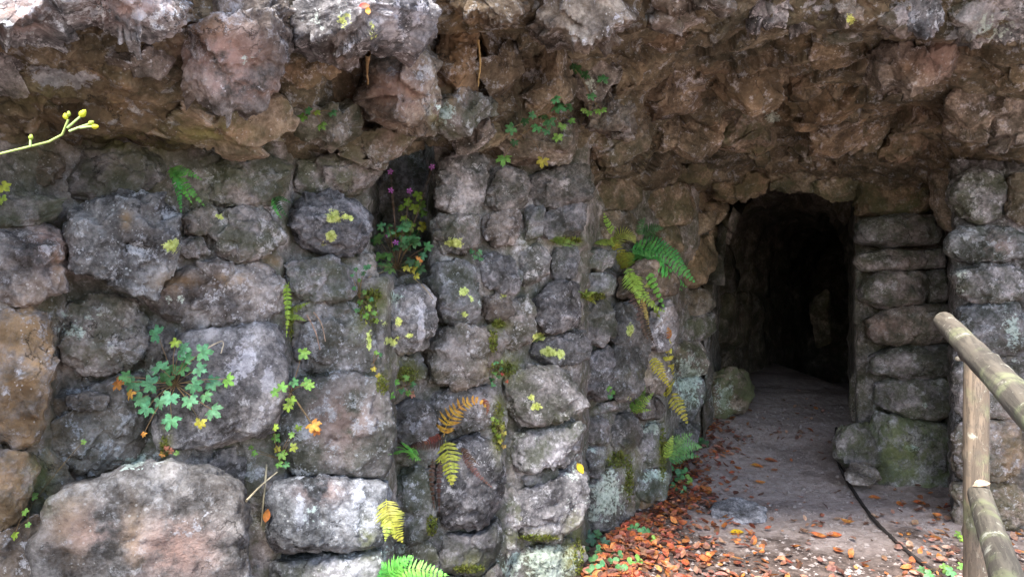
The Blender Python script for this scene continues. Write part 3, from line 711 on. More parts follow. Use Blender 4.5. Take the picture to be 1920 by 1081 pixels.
W_([(1100, 762), (1175, 742), (1178, 765), (1130, 770), (1098, 784)], col=GA, thick=.07, yaw=38)
W_([(1192, 934), (1244, 934), (1242, 958), (1190, 962)], col=OC, thick=.07, yaw=38)
# upper pilaster
for poly, col in [([(822, 302), (888, 282), (911, 310), (906, 360), (896, 402), (850, 406), (818, 382), (817, 335)], GB),
                  ([(818, 404), (890, 402), (897, 450), (872, 476), (830, 472), (814, 440)], GA),
                  ([(906, 322), (960, 311), (986, 330), (982, 388), (930, 396), (904, 380)], GA),
                  ([(908, 402), (960, 390), (982, 420), (972, 456), (930, 462), (903, 440)], WR),
                  ([(988, 332), (1040, 313), (1104, 311), (1109, 358), (1092, 380), (1020, 388), (984, 372)], GB),
                  ([(1018, 392), (1092, 380), (1094, 420), (1077, 446), (1030, 452), (1008, 422)], GB),
                  ([(984, 390), (1016, 388), (1010, 445), (984, 452)], GA)]:
    W_(poly, col=col, thick=.12, ang=.55, k=3.6, proud=.02)
# recessed brown wall beside the mouth
for poly in ([(1112, 336), (1180, 330), (1202, 360), (1182, 392), (1130, 392), (1108, 370)], [(1202, 335), (1290, 330), (1302, 380), (1282, 420), (1232, 426), (1202, 392)],
             [(1113, 400), (1165, 394), (1197, 420), (1192, 452), (1130, 452), (1103, 430)], [(1200, 430), (1270, 425), (1287, 460), (1262, 484), (1210, 484)],
             [(1290, 352), (1330, 340), (1347, 370), (1322, 402), (1295, 392)], [(1285, 405), (1336, 396), (1340, 426), (1312, 442), (1285, 440)]):
    W_(poly, col=BR2, thick=.10, yaw=30, ang=.4)
W_([(1326, 398), (1362, 386), (1372, 420), (1352, 448), (1328, 442)], col=BR2, thick=.10, yaw=20, d=7.2)
W_([(1318, 380), (1350, 368), (1366, 392), (1350, 420), (1322, 415)], col=BR2, thick=.09, yaw=25, d=6.9)
# left jamb of the tunnel mouth
for poly, col in [([(1278, 452), (1330, 441), (1336, 500), (1322, 537), (1276, 534)], BR2), ([(1262, 543), (1330, 545), (1334, 580), (1302, 590), (1260, 584)], BR),
                  ([(1260, 592), (1330, 586), (1337, 622), (1312, 640), (1262, 637)], DK), ([(1252, 645), (1316, 640), (1324, 690), (1302, 710), (1250, 704)], DK),
                  ([(1248, 712), (1316, 705), (1322, 770), (1292, 792), (1248, 784)], (0.1, 0, .4, 1)), ([(1247, 794), (1305, 792), (1304, 845), (1250, 860)], (0.1, 0, .4, 1))]:
    W_(poly, col=col, thick=.11, yaw=32, k=3.6)
# courses below and beside the frame
for i in range(9):
    x = -330 + i * 118 + random.uniform(-15, 15)
    for y in (1160, 1290):
        s = random.uniform(48, 58)
        if x > 740: continue
        W_([(x - s, y - 50), (x + s * .6, y - 56), (x + s, y - 10), (x + s, y + 48), (x - s * .7, y + 56), (x - s, y + 10)], col=GB, thick=.1, res=.35)
for y in range(420, 1100, 150):
    for x in (-900, -780, -665, -550, -440, -330, -215):
        W_([(x - 50, y - 62), (x + 44, y - 66), (x + 54, y), (x + 48, y + 62), (x - 48, y + 66)], col=GB, thick=.1, res=.35)

# ================================================================== RIGHT PILLAR AND WALL
pillar = thing('stone_pillar', 'pillar of stacked rounded stones at the right side of the tunnel mouth', 'pillar', (2.9, 6.3, 0))
wall_r = thing('stone_wall', 'pale grey stone wall behind the wooden railing at the right edge', 'stone wall', (3.4, 5.3, 0))
sheet(pillar, 'mortar_core', 1592, 1784, 330, 1010, 5, Dright, 0.15, 0.03, (0.4, 0, .3, .6), fac=.01)
sheet(wall_r, 'mortar_core', 1784, 2360, 300, 1120, 4, Dright, 0.01, 0.035, (0.1, 0.05, .15, 1), fac=.02)
def PR(poly, col, yaw=-6, parent=None, **kw):
    poly = np.array(poly, float); c = poly.mean(0)
    d = kw.pop('d', None) or float(Dright(c[0], c[1])) - kw.pop('proud', 0)
    kw.setdefault('k', 3.4); kw.setdefault('ang', .22); kw.setdefault('lump', .025)
    return rock(parent or pillar, poly, d, yawn(yaw + random.uniform(-5, 5), random.uniform(-.05, .08)), color=col, **kw)
PG = (0.16, 0.02, 0.35, .6)
PR([(1596, 330), (1680, 322), (1742, 335), (1750, 396), (1680, 407), (1600, 402)], (0.95, .02, .6, .3), thick=.12, k=4.5, d=6.4)  # brown tint deepened to carry the shade under the overhang
PR([(1742, 312), (1768, 315), (1792, 400), (1786, 436), (1765, 422), (1750, 372)], BR, thick=.12, d=5.9)
PR([(1603, 416), (1680, 403), (1752, 408), (1757, 438), (1747, 459), (1660, 464), (1608, 456)], PG, thick=.20)
PR([(1606, 478), (1660, 468), (1726, 472), (1731, 500), (1700, 509), (1620, 509), (1604, 492)], PG, thick=.15)
PR([(1728, 470), (1766, 465), (1772, 500), (1730, 504)], PG, thick=.10)
PR([(1609, 535), (1650, 509), (1722, 509), (1736, 540), (1722, 570), (1650, 576), (1616, 562)], PG, thick=.20)
PR([(1733, 510), (1772, 505), (1775, 560), (1737, 566)], PG, thick=.11)
PR([(1621, 598), (1680, 573), (1772, 569), (1786, 600), (1772, 640), (1680, 646), (1627, 636)], (0.3, .05, .25, .6), thick=.20)
PR([(1631, 668), (1690, 646), (1786, 643), (1790, 690), (1762, 703), (1680, 708), (1637, 696)], PG, thick=.20)
PR([(1637, 722), (1680, 706), (1786, 706), (1792, 770), (1740, 786), (1680, 777), (1643, 757)], (0.2, 0, .45, .6), thick=.20)
PR([(1640, 772), (1690, 782), (1786, 792), (1788, 850), (1784, 960), (1700, 952), (1640, 905), (1631, 830)], (0.2, 0.02, .8, .45), thick=.17, k=4.2, ang=.35)
RW = (0.05, 0.03, 0.2, 1.0)
for poly, col, th in [([(1785, 342), (1820, 318), (1870, 330), (1892, 370), (1872, 410), (1830, 421), (1795, 402), (1775, 370)], (0.15, 0, .4, 1), .16),
                      ([(1890, 330), (1990, 320), (2010, 400), (1920, 420), (1888, 400)], BR, .10),
                      ([(1773, 447), (1800, 426), (1880, 428), (1928, 448), (1928, 482), (1860, 494), (1800, 491), (1773, 472)], RW, .14),
                      ([(1784, 512), (1830, 496), (1900, 500), (1928, 520), (1922, 562), (1840, 569), (1794, 552)], RW, .14),
                      ([(1784, 582), (1830, 566), (1900, 570), (1932, 600), (1922, 662), (1850, 664), (1798, 645)], RW, .14),
                      ([(1788, 672), (1932, 664), (1936, 780), (1796, 784)], RW, .12), ([(1786, 790), (1930, 786), (1934, 880), (1880, 900), (1788, 895)], (0.2, .25, .2, .8), .10),
                      ([(1784, 902), (1880, 905), (1934, 890), (1936, 985), (1840, 1000), (1790, 990)], (0.2, .2, .3, .8), .10),
                      ([(1934, 440), (2060, 430), (2066, 560), (1934, 570)], RW, .12), ([(1936, 580), (2060, 572), (2070, 720), (1940, 730)], RW, .12), ([(1940, 740), (2070, 730), (2080, 900), (1940, 910)], RW, .12)]:
    PR(poly, col, yaw=-16, parent=wall_r, thick=th, res=.9)

# ================================================================== OVERHANG
over = thing('rock_overhang', 'jagged brown rock overhang jutting out above the wall and the tunnel mouth', 'rock overhang', (0.5, 4.0, 2.4))
def mouth_cut(px, py):
    lim = np.interp(px, [1330, 1350, 1420, 1480, 1540, 1600, 1612], [420, 372, 346, 338, 350, 372, 420])
    return ((px > 1330) & (px < 1612) & (py > lim)) | (py > np.interp(px, [-1100, 300, 690, 704, 812, 824, 1100, 1330, 1612, 1760, 2400], [340, 345, 345, 300, 280, 345, 345, 420, 420, 345, 345]))
sheet(over, 'rock_mass', -1080, 2380, -160, 430, 4, Dover, 0.05, 0.05, (0.92, 0.05, 0.15, .7), cut=mouth_cut, fac=.06)
cam0 = np.array([0, 0, EYE])
def O_(poly, d, col, thick=.14, ang=1.0, k=3.6, vw=0.45, lip=False, **kw):
    poly = np.array(poly, float); c = poly.mean(0)
    e = 25
    tx = P(c[0] + e, c[1], Dover(c[0] + e, c[1])) - P(c[0] - e, c[1], Dover(c[0] - e, c[1]))
    ty = P(c[0], c[1] + e, Dover(c[0], c[1] + e)) - P(c[0], c[1] - e, Dover(c[0], c[1] - e))
    n = unit(np.cross(ty, tx)); vd = unit(cam0 - P(c[0], c[1], d))
    if n @ vd < 0: n = -n
    nn_ = unit(n * (1 - vw) + vd * vw)
    if lip:
        nn_ = unit(vd * np.array([1, 1, 0]) + np.array([0, 0, .16])); kw['rough'] = 1.1; kw['fac'] = .24; ang = .9
    return rock(over, poly, d, nn_, color=col, thick=thick, ang=ang, k=k, name='rock', smooth=1, rough=kw.pop('rough', .7), lump=.03, fac=kw.pop('fac', .25), fine=.1, jag=.2, **kw)
LP = (0.0, 0.02, 0.0, 1.5); PKB = (0.32, 0.12, 0, .7); B1 = (0.9, 0.05, .05, .75); B2 = (0.8, 0.1, .3, .8); B3 = (0.95, 0.06, .15, .65); LB = (0.4, 0.05, .05, 1.1); OCH = (0.6, .8, .2, .2)
O_([(-140, -60), (100, -60), (120, 10), (110, 50), (60, 66), (-140, 60)], 2.12, LP, .2, lip=True)
O_([(105, -60), (335, -60), (338, 22), (312, 50), (265, 56), (225, 40), (185, 24), (135, 26), (108, 30)], 2.15, LP, .18, lip=True)
O_([(-140, 62), (10, 62), (60, 66), (120, 90), (180, 110), (190, 150), (130, 186), (60, 172), (-140, 150)], 2.38, (0.15, 0, 0, 1), .15)
O_([(130, 40), (200, 45), (320, 60), (340, 100), (250, 108), (150, 95)], 2.45, B1, .06)
O_([(175, 108), (300, 92), (340, 100), (335, 135), (250, 150), (185, 140)], 2.42, LB, .1)
O_([(340, -60), (430, -60), (500, -10), (538, 40), (540, 130), (512, 165), (462, 190), (420, 196), (372, 186), (332, 160), (348, 100), (336, 50)], 2.45, PKB, .2, res=1.1, lip=True)
O_([(480, -60), (810, -60), (816, 28), (782, 74), (745, 88), (712, 80), (652, 90), (602, 96), (560, 98), (532, 70), (470, 10)], 2.62, LP, .22, res=1.1, lip=True)
O_([(183, 140), (262, 150), (258, 240), (190, 252)], 2.72, OCH, .05)
O_([(255, 165), (330, 175), (400, 200), (505, 178), (540, 170), (545, 225), (475, 282), (400, 292), (330, 278), (258, 246)], 2.82, (0.7, .15, .4, .6), .13)
O_([(-140, 180), (60, 178), (130, 192), (185, 252), (140, 275), (-140, 275)], 2.72, (0.8, .3, .35, .3), .08)
O_([(545, 100), (690, 100), (692, 180), (620, 198), (555, 200)], 3.16, B3, .07)
O_([(542, 222), (600, 198), (690, 206), (702, 250), (645, 276), (552, 272)], 3.12, (0.6, 0, .35, .8), .12)
O_([(694, 104), (760, 90), (816, 92), (820, 214), (792, 240), (722, 246), (690, 220)], 3.2, (0.75, 0.0, 0, .5), .14, ang=.6)
O_([(618, 268), (700, 243), (790, 246), (804, 280), (772, 308), (700, 296)], 3.42, (0.6, 0, .4, .6), .1)
O_([(822, 20), (900, 30), (908, 150), (872, 192), (828, 192)], 3.5, B1, .1)
O_([(905, 30), (980, 70), (988, 150), (942, 192), (900, 182)], 3.58, B1, .13)
O_([(814, 198), (880, 180), (932, 190), (957, 215), (905, 220), (852, 248), (815, 242)], 3.52, (0.3, 0, .4, 1), .12)
O_([(855, 250), (910, 226), (932, 260), (912, 292), (868, 288)], 3.78, LB, .1)
O_([(960, -60), (1110, -60), (1205, -10), (1182, 40), (1122, 76), (1080, 80), (1058, 60), (1000, 62)], 3.22, (0.6, .1, 0, .6), .2, lip=True)
O_([(822, -60), (960, -60), (985, 10), (960, 40), (900, 30), (830, 20)], 3.1, (0.6, .35, 0, .5), .14, lip=True)
O_([(990, 92), (1070, 80), (1092, 160), (1062, 196), (1000, 188), (960, 150)], 3.72, B1, .15)
O_([(1088, 112), (1140, 100), (1162, 170), (1132, 222), (1088, 182)], 3.95, LB, .13)
O_([(1106, 205), (1150, 190), (1186, 214), (1192, 236), (1150, 262), (1108, 252)], 4.0, (0.7, 0, 0, .5), .16)
O_([(930, 252), (1000, 222), (1090, 232), (1122, 270), (1062, 302), (960, 312)], 4.05, (0.7, 0, .2, .6), .12)
O_([(1118, 264), (1190, 232), (1217, 205), (1213, 270), (1182, 302), (1130, 314)], 4.55, B2, .13)
O_([(1198, 134), (1260, 120), (1322, 160), (1322, 205), (1272, 226), (1208, 216)], 4.45, B1, .16)
O_([(1208, 226), (1300, 215), (1362, 230), (1342, 290), (1262, 312), (1198, 292)], 5.2, (0.9, 0, .1, .7), .16)
O_([(1196, 20), (1260, -10), (1345, -10), (1342, 45), (1292, 60), (1252, 112), (1198, 112)], 3.75, B1, .16)
O_([(1328, 112), (1400, 100), (1462, 120), (1452, 190), (1382, 202), (1328, 172)], 4.5, B3, .16)
O_([(1385, -60), (1475, -60), (1477, 36), (1430, 48), (1392, 42)], 3.5, LP, .15, lip=True)
O_([(1475, -60), (1562, -60), (1557, 20), (1522, 40), (1480, 41)], 3.52, (0.35, 0, 0, .8), .14, lip=True)
O_([(1553, 10), (1606, -10), (1612, 30), (1596, 52), (1570, 52), (1556, 36)], 3.45, (0.4, .05, .1, .8), .12)
O_([(1210, -60), (1380, -60), (1385, 0), (1300, 10), (1215, 0)], 3.3, LB, .15, lip=True)
O_([(1606, -60), (1660, -60), (1650, 10), (1615, 20)], 3.5, B1, .12, lip=True)
O_([(1640, -60), (1710, -60), (1768, -10), (1764, 40), (1722, 62), (1700, 46), (1688, 20)], 3.42, (0.0, 0, 0, 1.7), .15, lip=True)
O_([(1764, -60), (1990, -60), (1990, 80), (1930, 78), (1880, 70), (1832, 76), (1782, 62), (1768, 20)], 3.42, (0.0, 0, .05, 1.7), .17, res=1.1, lip=True)
O_([(1635, 100), (1680, 75), (1740, 95), (1792, 104), (1804, 130), (1782, 162), (1740, 150), (1716, 156), (1690, 171), (1660, 180), (1629, 166)], 4.0, (0.55, .08, 0, .7), .18)
O_([(1460, 132), (1540, 120), (1622, 140), (1642, 200), (1562, 240), (1470, 222)], 4.95, B3, .16)
O_([(1518, 204), (1590, 190), (1622, 240), (1582, 302), (1530, 292)], 5.45, B1, .14)
O_([(1598, 234), (1666, 205), (1668, 240), (1642, 292), (1590, 292)], 5.55, B2, .12)
O_([(1670, 207), (1772, 190), (1774, 230), (1720, 242), (1668, 236)], 5.1, B2, .12)
O_([(1664, 242), (1737, 242), (1738, 280), (1690, 307), (1660, 292)], 5.6, (0.8, .2, .3, .4), .12)
O_([(1786, 164), (1850, 150), (1872, 200), (1853, 262), (1832, 282), (1773, 266), (1773, 205)], 4.72, (0.7, 0, .1, .6), .16)
O_([(1850, 212), (1928, 180), (1980, 190), (1975, 285), (1875, 304), (1835, 286)], 4.65, (0.6, 0, .1, .7), .16)
O_([(1798, 112), (1928, 90), (1990, 95), (1980, 160), (1850, 152)], 4.05, B3, .1)
O_([(1328, 232), (1420, 200), (1482, 230), (1472, 282), (1390, 302), (1338, 292)], 5.45, (0.8, 0, .5, .5), .14)
O_([(1400, 50), (1480, 45), (1560, 60), (1640, 60), (1640, 110), (1540, 118), (1420, 98)], 4.1, B3, .12)
O_([(1480, 244), (1530, 240), (1545, 310), (1480, 312)], 5.9, B2, .1)
for poly in ([(1338, 330), (1400, 312), (1440, 330), (1430, 362), (1370, 372), (1340, 372)], [(1436, 318), (1500, 306), (1530, 326), (1520, 354), (1440, 352)],
             [(1522, 322), (1590, 312), (1612, 340), (1604, 376), (1560, 370), (1524, 352)], [(1230, 312), (1300, 300), (1345, 316), (1330, 340), (1240, 336)]):
    O_(poly, float(Dover(*np.mean(poly, 0))) - .05, (0.9, .05, .4, .3), .12, ang=.5, vw=.6)
# smaller broken lumps between the big ones
rs = np.random.default_rng(21)
for i in range(34):
    x = rs.uniform(20, 1900); y = rs.uniform(20, 330) if x > 820 else rs.uniform(100, 275)
    s = rs.uniform(34, 64) * (1.15 if x < 700 else 1.0)
    if 1340 < x < 1610 and y > 300: continue
    if y > np.interp(x, [0, 700, 1100, 1300, 1920], [255, 285, 300, 325, 300]): continue
    a = np.sort(rs.uniform(0, 2 * np.pi, 7)); rr_ = rs.uniform(.65, 1.15, 7)
    poly = np.stack([x + s * rr_ * np.cos(a) * 1.2, y + s * rr_ * np.sin(a) * .85], 1)
    grey = float(np.clip((y - (40 + 0.0 * x)) / 60, 0, 1))
    O_(poly, float(Dover(x, y)) + rs.uniform(-.02, .06), (0.45 + 0.5 * grey, rs.uniform(0, .15), rs.uniform(0, .3), rs.uniform(.2, .7)), s / F * float(Dover(x, y)) * .55, ang=1.0, res=.9)

# ================================================================== TUNNEL
tun = thing('tunnel_passage', 'dark stone-lined tunnel passage behind the arched mouth', 'tunnel', (2.3, 8.5, .4))
nu, nvv = 90, 70
aa = np.linspace(-0.08 * np.pi, 1.08 * np.pi, nu); ss = np.linspace(0, 1, nvv)
A, Sg = np.meshgrid(aa, ss)
yy = 6.95 + 6.5 * Sg
cx = 2.47 + 0.30 * Sg * 6.5 + 0.5 * np.maximum(Sg - .3, 0) * 4
wid = 0.78 + 0.12 * np.sin(Sg * 9)
ca = np.cos(A); sa_ = np.sin(A)
xx = cx + np.sign(ca) * np.abs(ca) ** .6 * wid
zz = 0.1 + np.sign(sa_) * np.abs(sa_) ** .6 * (2.5 - .25 * Sg)
Wt = np.stack([xx, yy, zz], -1).reshape(-1, 3)
cenl = np.stack([cx, yy, 0 * cx + 1.3], -1).reshape(-1, 3)
nrm = cenl - Wt; nrm /= np.linalg.norm(nrm, axis=1)[:, None]
Wt = Wt + nrm * (0.12 * facets(Wt * 2.4, .5, .5) + .04 * fbm(Wt * 5, 4))[:, None]
f = [tuple(q) for q in grid_faces(nu, nvv)]
f.append(tuple(range((nvv - 1) * nu, nvv * nu)))
me = mesh_from('tunnel_lining', Wt - loc_of(tun), f); paint(me, Wt * 0 + 1e3)
SHADEROCK = rock_material('tunnel_rock_shaded', .75)  # same rock, colour darkened to stand in for shade inside the tunnel
link('tunnel_lining', me, SHADEROCK, tun, (0.6, 0, .35, .3))
TD = (0.7, 0, .4, .1)
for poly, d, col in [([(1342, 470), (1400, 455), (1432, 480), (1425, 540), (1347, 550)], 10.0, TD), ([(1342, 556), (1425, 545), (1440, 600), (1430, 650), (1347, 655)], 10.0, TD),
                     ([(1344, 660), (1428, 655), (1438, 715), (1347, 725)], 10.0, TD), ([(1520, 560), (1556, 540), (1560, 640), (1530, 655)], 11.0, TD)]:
    rock(tun, poly, d, yawn(60 if poly[0][0] < 1500 else -35), color=col, thick=.12, res=.8, mat=SHADEROCK)

# ================================================================== BOULDERS ON THE GROUND
def boulder(poly, d, label, col, **kw):
    c = np.mean(poly, 0); g = ground_at(c[0], max(p[1] for p in poly))
    o = rock(None, poly, d or g[1], yawn(kw.pop('yaw', 0), kw.pop('up', .5)), color=col, name='boulder', **kw)
    tag(o, label, 'boulder'); return o
boulder([(1332, 705), (1360, 690), (1395, 696), (1408, 732), (1396, 770), (1340, 788), (1326, 760)], 7.5, 'rounded greenish boulder inside the tunnel mouth at its left side', (0.75, 0, .9, .1), up=.15, thick=.14)
boulder([(1566, 830), (1580, 798), (1625, 792), (1645, 830), (1645, 880), (1590, 872), (1566, 855)], 6.35, 'upright greenish boulder leaning against the foot of the stone pillar', (0.2, 0, .6, .6), up=.2, thick=.13)
boulder([(1584, 888), (1598, 870), (1640, 872), (1655, 895), (1630, 910), (1595, 904)], 6.0, 'flat tan stone set in the path beside the pillar foot', (0.4, .1, 0, .3), up=1.6, thick=.03)
boulder([(1332, 955), (1355, 936), (1405, 938), (1438, 958), (1435, 978), (1380, 982), (1340, 972)], 5.5, 'flat blue-grey stone sunk into the middle of the path', (0, 0, 0, .1), up=2.2, thick=.022, ang=.2)
boulder([(1598, 700), (1634, 694), (1642, 770), (1630, 800), (1596, 790)], 6.9, 'dark boulder in the shadow behind the stone pillar', DK, up=.1, thick=.1)
# ================================================================== WOODEN RAILING
def log_mesh(L, r0, r1, seed, knots=()):
    nv, nu = max(int(L / 0.012), 8), 28
    zs = np.concatenate([[0, 0], np.linspace(0, L, nv), [L, L]]); th = np.linspace(0, 2 * np.pi, nu, endpoint=False)
    rad = np.interp(zs, [0, L], [r0, r1])
    rad[0] = 0.001; rad[1] *= .93; rad[-1] = .001; rad[-2] *= .93
    zs = zs.copy(); zs[2] += .008; zs[-3] -= .008
    Zs, T = np.meshgrid(zs, th, indexing='ij'); Rr = np.repeat(rad[:, None], nu, 1)
    V = np.stack([Rr * np.cos(T), Rr * np.sin(T), Zs], -1).reshape(-1, 3)
    q = V * np.array([9, 9, 3.0]) + seed
    k = 1 + 0.09 * fbm(q, 3) + .03 * fbm(V * np.array([60, 60, 5.0]) + seed, 2)
    for kz, ka in knots: k = k + .16 * np.exp(-((V[:, 2] - kz) / .02) ** 2 - ((np.angle(np.exp(1j * (np.arctan2(V[:, 1], V[:, 0]) - ka)))) / .4) ** 2)
    V[:, :2] *= k[:, None]
    n = len(zs); i = np.arange((n - 1) * nu); a = i // nu; b = i % nu; b2 = (b + 1) % nu
    f = np.stack([a * nu + b, a * nu + b2, (a + 1) * nu + b2, (a + 1) * nu + b], 1)
    return mesh_from('log', V, f)
def log(parent, name, p0, p1, r0, r1, color, seed, knots=()):
    p0, p1 = Vector(p0), Vector(p1); dv = p1 - p0
    o = link(name, log_mesh(dv.length, r0, r1, seed, knots), WOOD, parent, color)
    o.location = p0 - Vector(parent.location); o.rotation_euler = dv.to_track_quat('Z', 'Y').to_euler()
    return o
fd = 3.1
pb = P(1832, 660, fd); base = (pb[0], pb[1], 0)
rail = thing('wooden_railing', 'round log railing with a bare tan post at the right of the path', 'railing', base)
log(rail, 'post', (pb[0], pb[1], -0.1), (pb[0] - .005, pb[1], P(1828, 650, fd)[2]), .047, .044, (0.20, 0.15, 0.105, .8), 3.0, [(.75, 4.0), (1.05, 4.6)])
log(rail, 'rail', P(1770, 602, fd - .06), P(2000, 842, fd / 1.95), .037, .041, (0.105, 0.088, 0.066, 1), 11.0, [(.3, 2), (.55, 4), (.8, 1)])
log(rail, 'rail', P(1836, 925, fd - .09), (1.088, 1.64, .79), .040, .044, (0.13, 0.112, 0.085, 1), 23.0, [(.25, 2), (.5, 4)])
log(rail, 'post', (1.13, 1.60, -.1), (1.13, 1.60, 1.34), .047, .045, (0.20, 0.15, 0.105, .8), 7.0, [(.6, 2)])
log(rail, 'peg', P(1794, 672, fd - .03), P(1806, 672, fd + .02), .009, .009, (0.2, 0.17, .14, .3), 31.0)

# ================================================================== PLANT PIECES
def tube_pts(pts, r0, r1, sides=5):
    pts = np.array(pts, float); n = len(pts)
    tg = np.gradient(pts, axis=0); tg /= np.linalg.norm(tg, axis=1)[:, None] + 1e-9
    a = np.cross(tg, np.array([0.3, -0.9, 0.31])); a /= np.linalg.norm(a, axis=1)[:, None] + 1e-9
    b = np.cross(tg, a); rad = np.linspace(r0, r1, n)
    th = np.linspace(0, 2 * np.pi, sides, endpoint=False)
    V = pts[:, None] + rad[:, None, None] * (np.cos(th)[None, :, None] * a[:, None] + np.sin(th)[None, :, None] * b[:, None])
    i = np.arange((n - 1) * sides); r = i // sides; c = i % sides; c2 = (c + 1) % sides
    f = np.stack([r * sides + c, r * sides + c2, (r + 1) * sides + c2, (r + 1) * sides + c], 1)
    return V.reshape(-1, 3), f
def smooth_line(p, n):
    p = np.array(p, float)
    for _ in range(3):
        q = np.concatenate([[p[0]], np.stack([.75 * p[:-1] + .25 * p[1:], .25 * p[:-1] + .75 * p[1:]], 1).reshape(-1, p.shape[1]), [p[-1]]])
        p = q
    d = np.concatenate([[0], np.cumsum(np.linalg.norm(np.diff(p, axis=0), axis=1))])
    s = np.linspace(0, d[-1], n)
    return np.stack([np.interp(s, d, p[:, k]) for k in range(p.shape[1])], 1)
def tube(parent, name, pts, r0, r1, mat, color, n=14, sides=5):
    V, f = tube_pts(smooth_line(pts, n), r0, r1, sides)
    return link(name, mesh_from(name, V - loc_of(parent) if parent is not None else V, f), mat, parent, color)

def leaf_outline(kind):
    th = np.linspace(-155, 155, 63)
    if kind == 'lobed':      # herb robert like, deeply cut
        cs = [(0, 1.0, 27), (55, .9, 25), (-55, .9, 25), (112, .7, 27), (-112, .7, 27)]
        r = .34 + .66 * np.max([l * np.exp(-((th - c) / w) ** 2) for c, l, w in cs], 0)
        r += .08 * np.cos(R(1) * th * 21) * (r > .35)
    elif kind == 'ivyish':   # broader, shallow lobes
        cs = [(0, 1.0, 34), (60, .85, 30), (-60, .85, 30), (120, .6, 30), (-120, .6, 30)]
        r = .35 + .65 * np.max([l * np.exp(-((th - c) / w) ** 2) for c, l, w in cs], 0) + .04 * np.cos(R(1) * th * 16)
    else:                    # clover: three round leaflets
        cs = [(0, 1.0, 40), (95, .95, 40), (-95, .95, 40)]
        r = .12 + .85 * np.max([l * np.clip(1 - ((th - c) / 52) ** 2, 0, 1) ** .5 for c, l, w in cs], 0)
    return R(1) * th, r
def leaf_mesh(kind, seed):
    rs = np.random.default_rng(seed)
    th, r = leaf_outline(kind)
    r = r * (1 + rs.normal(0, .04, len(r)))
    o = np.stack([r * np.sin(th), r * np.cos(th)], 1); m = o * .55
    def lift(p): 
        rr = np.hypot(p[:, 0], p[:, 1])
        return np.stack([p[:, 0], p[:, 1], -.30 * rr ** 2 + .20 * np.abs(p[:, 0]) + .09 * np.sin(4 * p[:, 1] + seed) + .06 * np.sin(5 * p[:, 0] + 2 * seed)], 1)
    V = np.concatenate([[[0, 0, 0]], lift(m), lift(o)]); n = len(th)
    f = [(0, 1 + i, 2 + i) for i in range(n - 1)] + [(1 + i, 1 + n + i, 2 + n + i, 2 + i) for i in range(n - 1)]
    return mesh_from('leaf', V, [tuple(q[::-1]) for q in f])
LEAVES = {k: [leaf_mesh(k, 3 * i + 1) for i in range(3)] for k in ('lobed', 'ivyish', 'clover')}
for k in LEAVES:
    for me in LEAVES[k]: me.materials.append(LEAF)
def put(parent, name, me, pos, tip, nrm, size, color):
    """place shared mesh: y axis along tip, z axis along nrm"""
    n = unit(nrm); t = np.array(tip, float); t = unit(t - n * (t @ n)); x = np.cross(t, n)
    M = Matrix(((x[0], t[0], n[0]), (x[1], t[1], n[1]), (x[2], t[2], n[2])))
    o = bpy.data.objects.new(name, me); scene.collection.objects.link(o)
    if parent is not None: o.parent = parent
    o.location = Vector(np.array(pos, float) - (loc_of(parent) if parent is not None else 0)); o.rotation_mode = 'QUATERNION'; o.rotation_quaternion = M.to_quaternion()
    o.scale = (size,) * 3; o.color = (*color, 1)
    return o
GR = (0.09, 0.24, 0.085); GRB = (0.12, 0.31, 0.14); GY = (0.26, 0.38, 0.05); YL = (0.52, 0.43, 0.06); ORG = (0.52, 0.22, 0.05); DG = (0.045, 0.11, 0.035); LG = (0.19, 0.36, 0.07); RED = (0.5, .06, .05)
def jit(c, a=.2):
    k = random.uniform(1 - a, 1 + a); return tuple(min(x * k * random.uniform(.92, 1.08), .9) for x in c)
def plant(name, label, cat, root, leaves, kind='lobed', out=.05, stems=True, stemcol=(0.20, 0.13, 0.06), group=None, flowers=(), on_ground=False):
    if on_ground: b = ground_at(*root)
    else: b = P(root[0], root[1], surf(*root) - .01)
    t = thing(name, label, cat, b, group)
    for lf in leaves:
        x, y, s, c = lf[:4]
        if on_ground:
            g = ground_at(x, y + s * .8); p = P(x, y, g[1])
        else:
            p = P(x, y, min(surf(x, y) - .015, b[1]) - random.uniform(.2, 1) * out)
        sc = s * p[1] / F
        away = p - b; away[1] = 0
        tip = unit(away + 1e-4) * .6 + np.array([random.uniform(-.6, .6), -.3, random.uniform(-.7, .1)])
        n = np.array([random.uniform(-.45, .45), -1, random.uniform(.1, .9)])
        put(t, 'leaf', random.choice(LEAVES[kind]), p, tip, n, sc, jit(c))
        if stems:
            mid = (b + p) / 2 + np.array([random.uniform(-.01, .01), -.02, .01])
            tube(t, 'stem', [b, mid, p], .0016, .0010, STEM, jit(stemcol), 7, 4)
    for x, y, s in flowers:
        p = P(x, y, min(surf(x, y), b[1]) - .05); sc = s * p[1] / F
        put(t, 'flower', FLOWER, p, (random.uniform(-.5, .5), 0, 1), (random.uniform(-.3, .3), -1, .2), sc, (0.62, 0.16, 0.55))
        tube(t, 'flower_stem', [b, (b + p) / 2 + np.array([.01, -.02, 0]), p + np.array([0, .004, 0])], .0013, .0008, STEM, (0.2, .12, .07), 7, 4)
    return t
V = [[0, 0, 0]]; f = []
for i in range(5):
    a = i * 2 * np.pi / 5
    for q, (da, r) in enumerate(((-.30, .75), (-.12, 1.0), (.12, 1.0), (.30, .75))): V.append([r * np.sin(a + da), r * np.cos(a + da), .12 * r])
    f.append((0, *range(1 + 4 * i, 5 + 4 * i))[::-1])
FLOWER = mesh_from('flower', np.array(V, float), f); FLOWER.materials.append(LEAF)

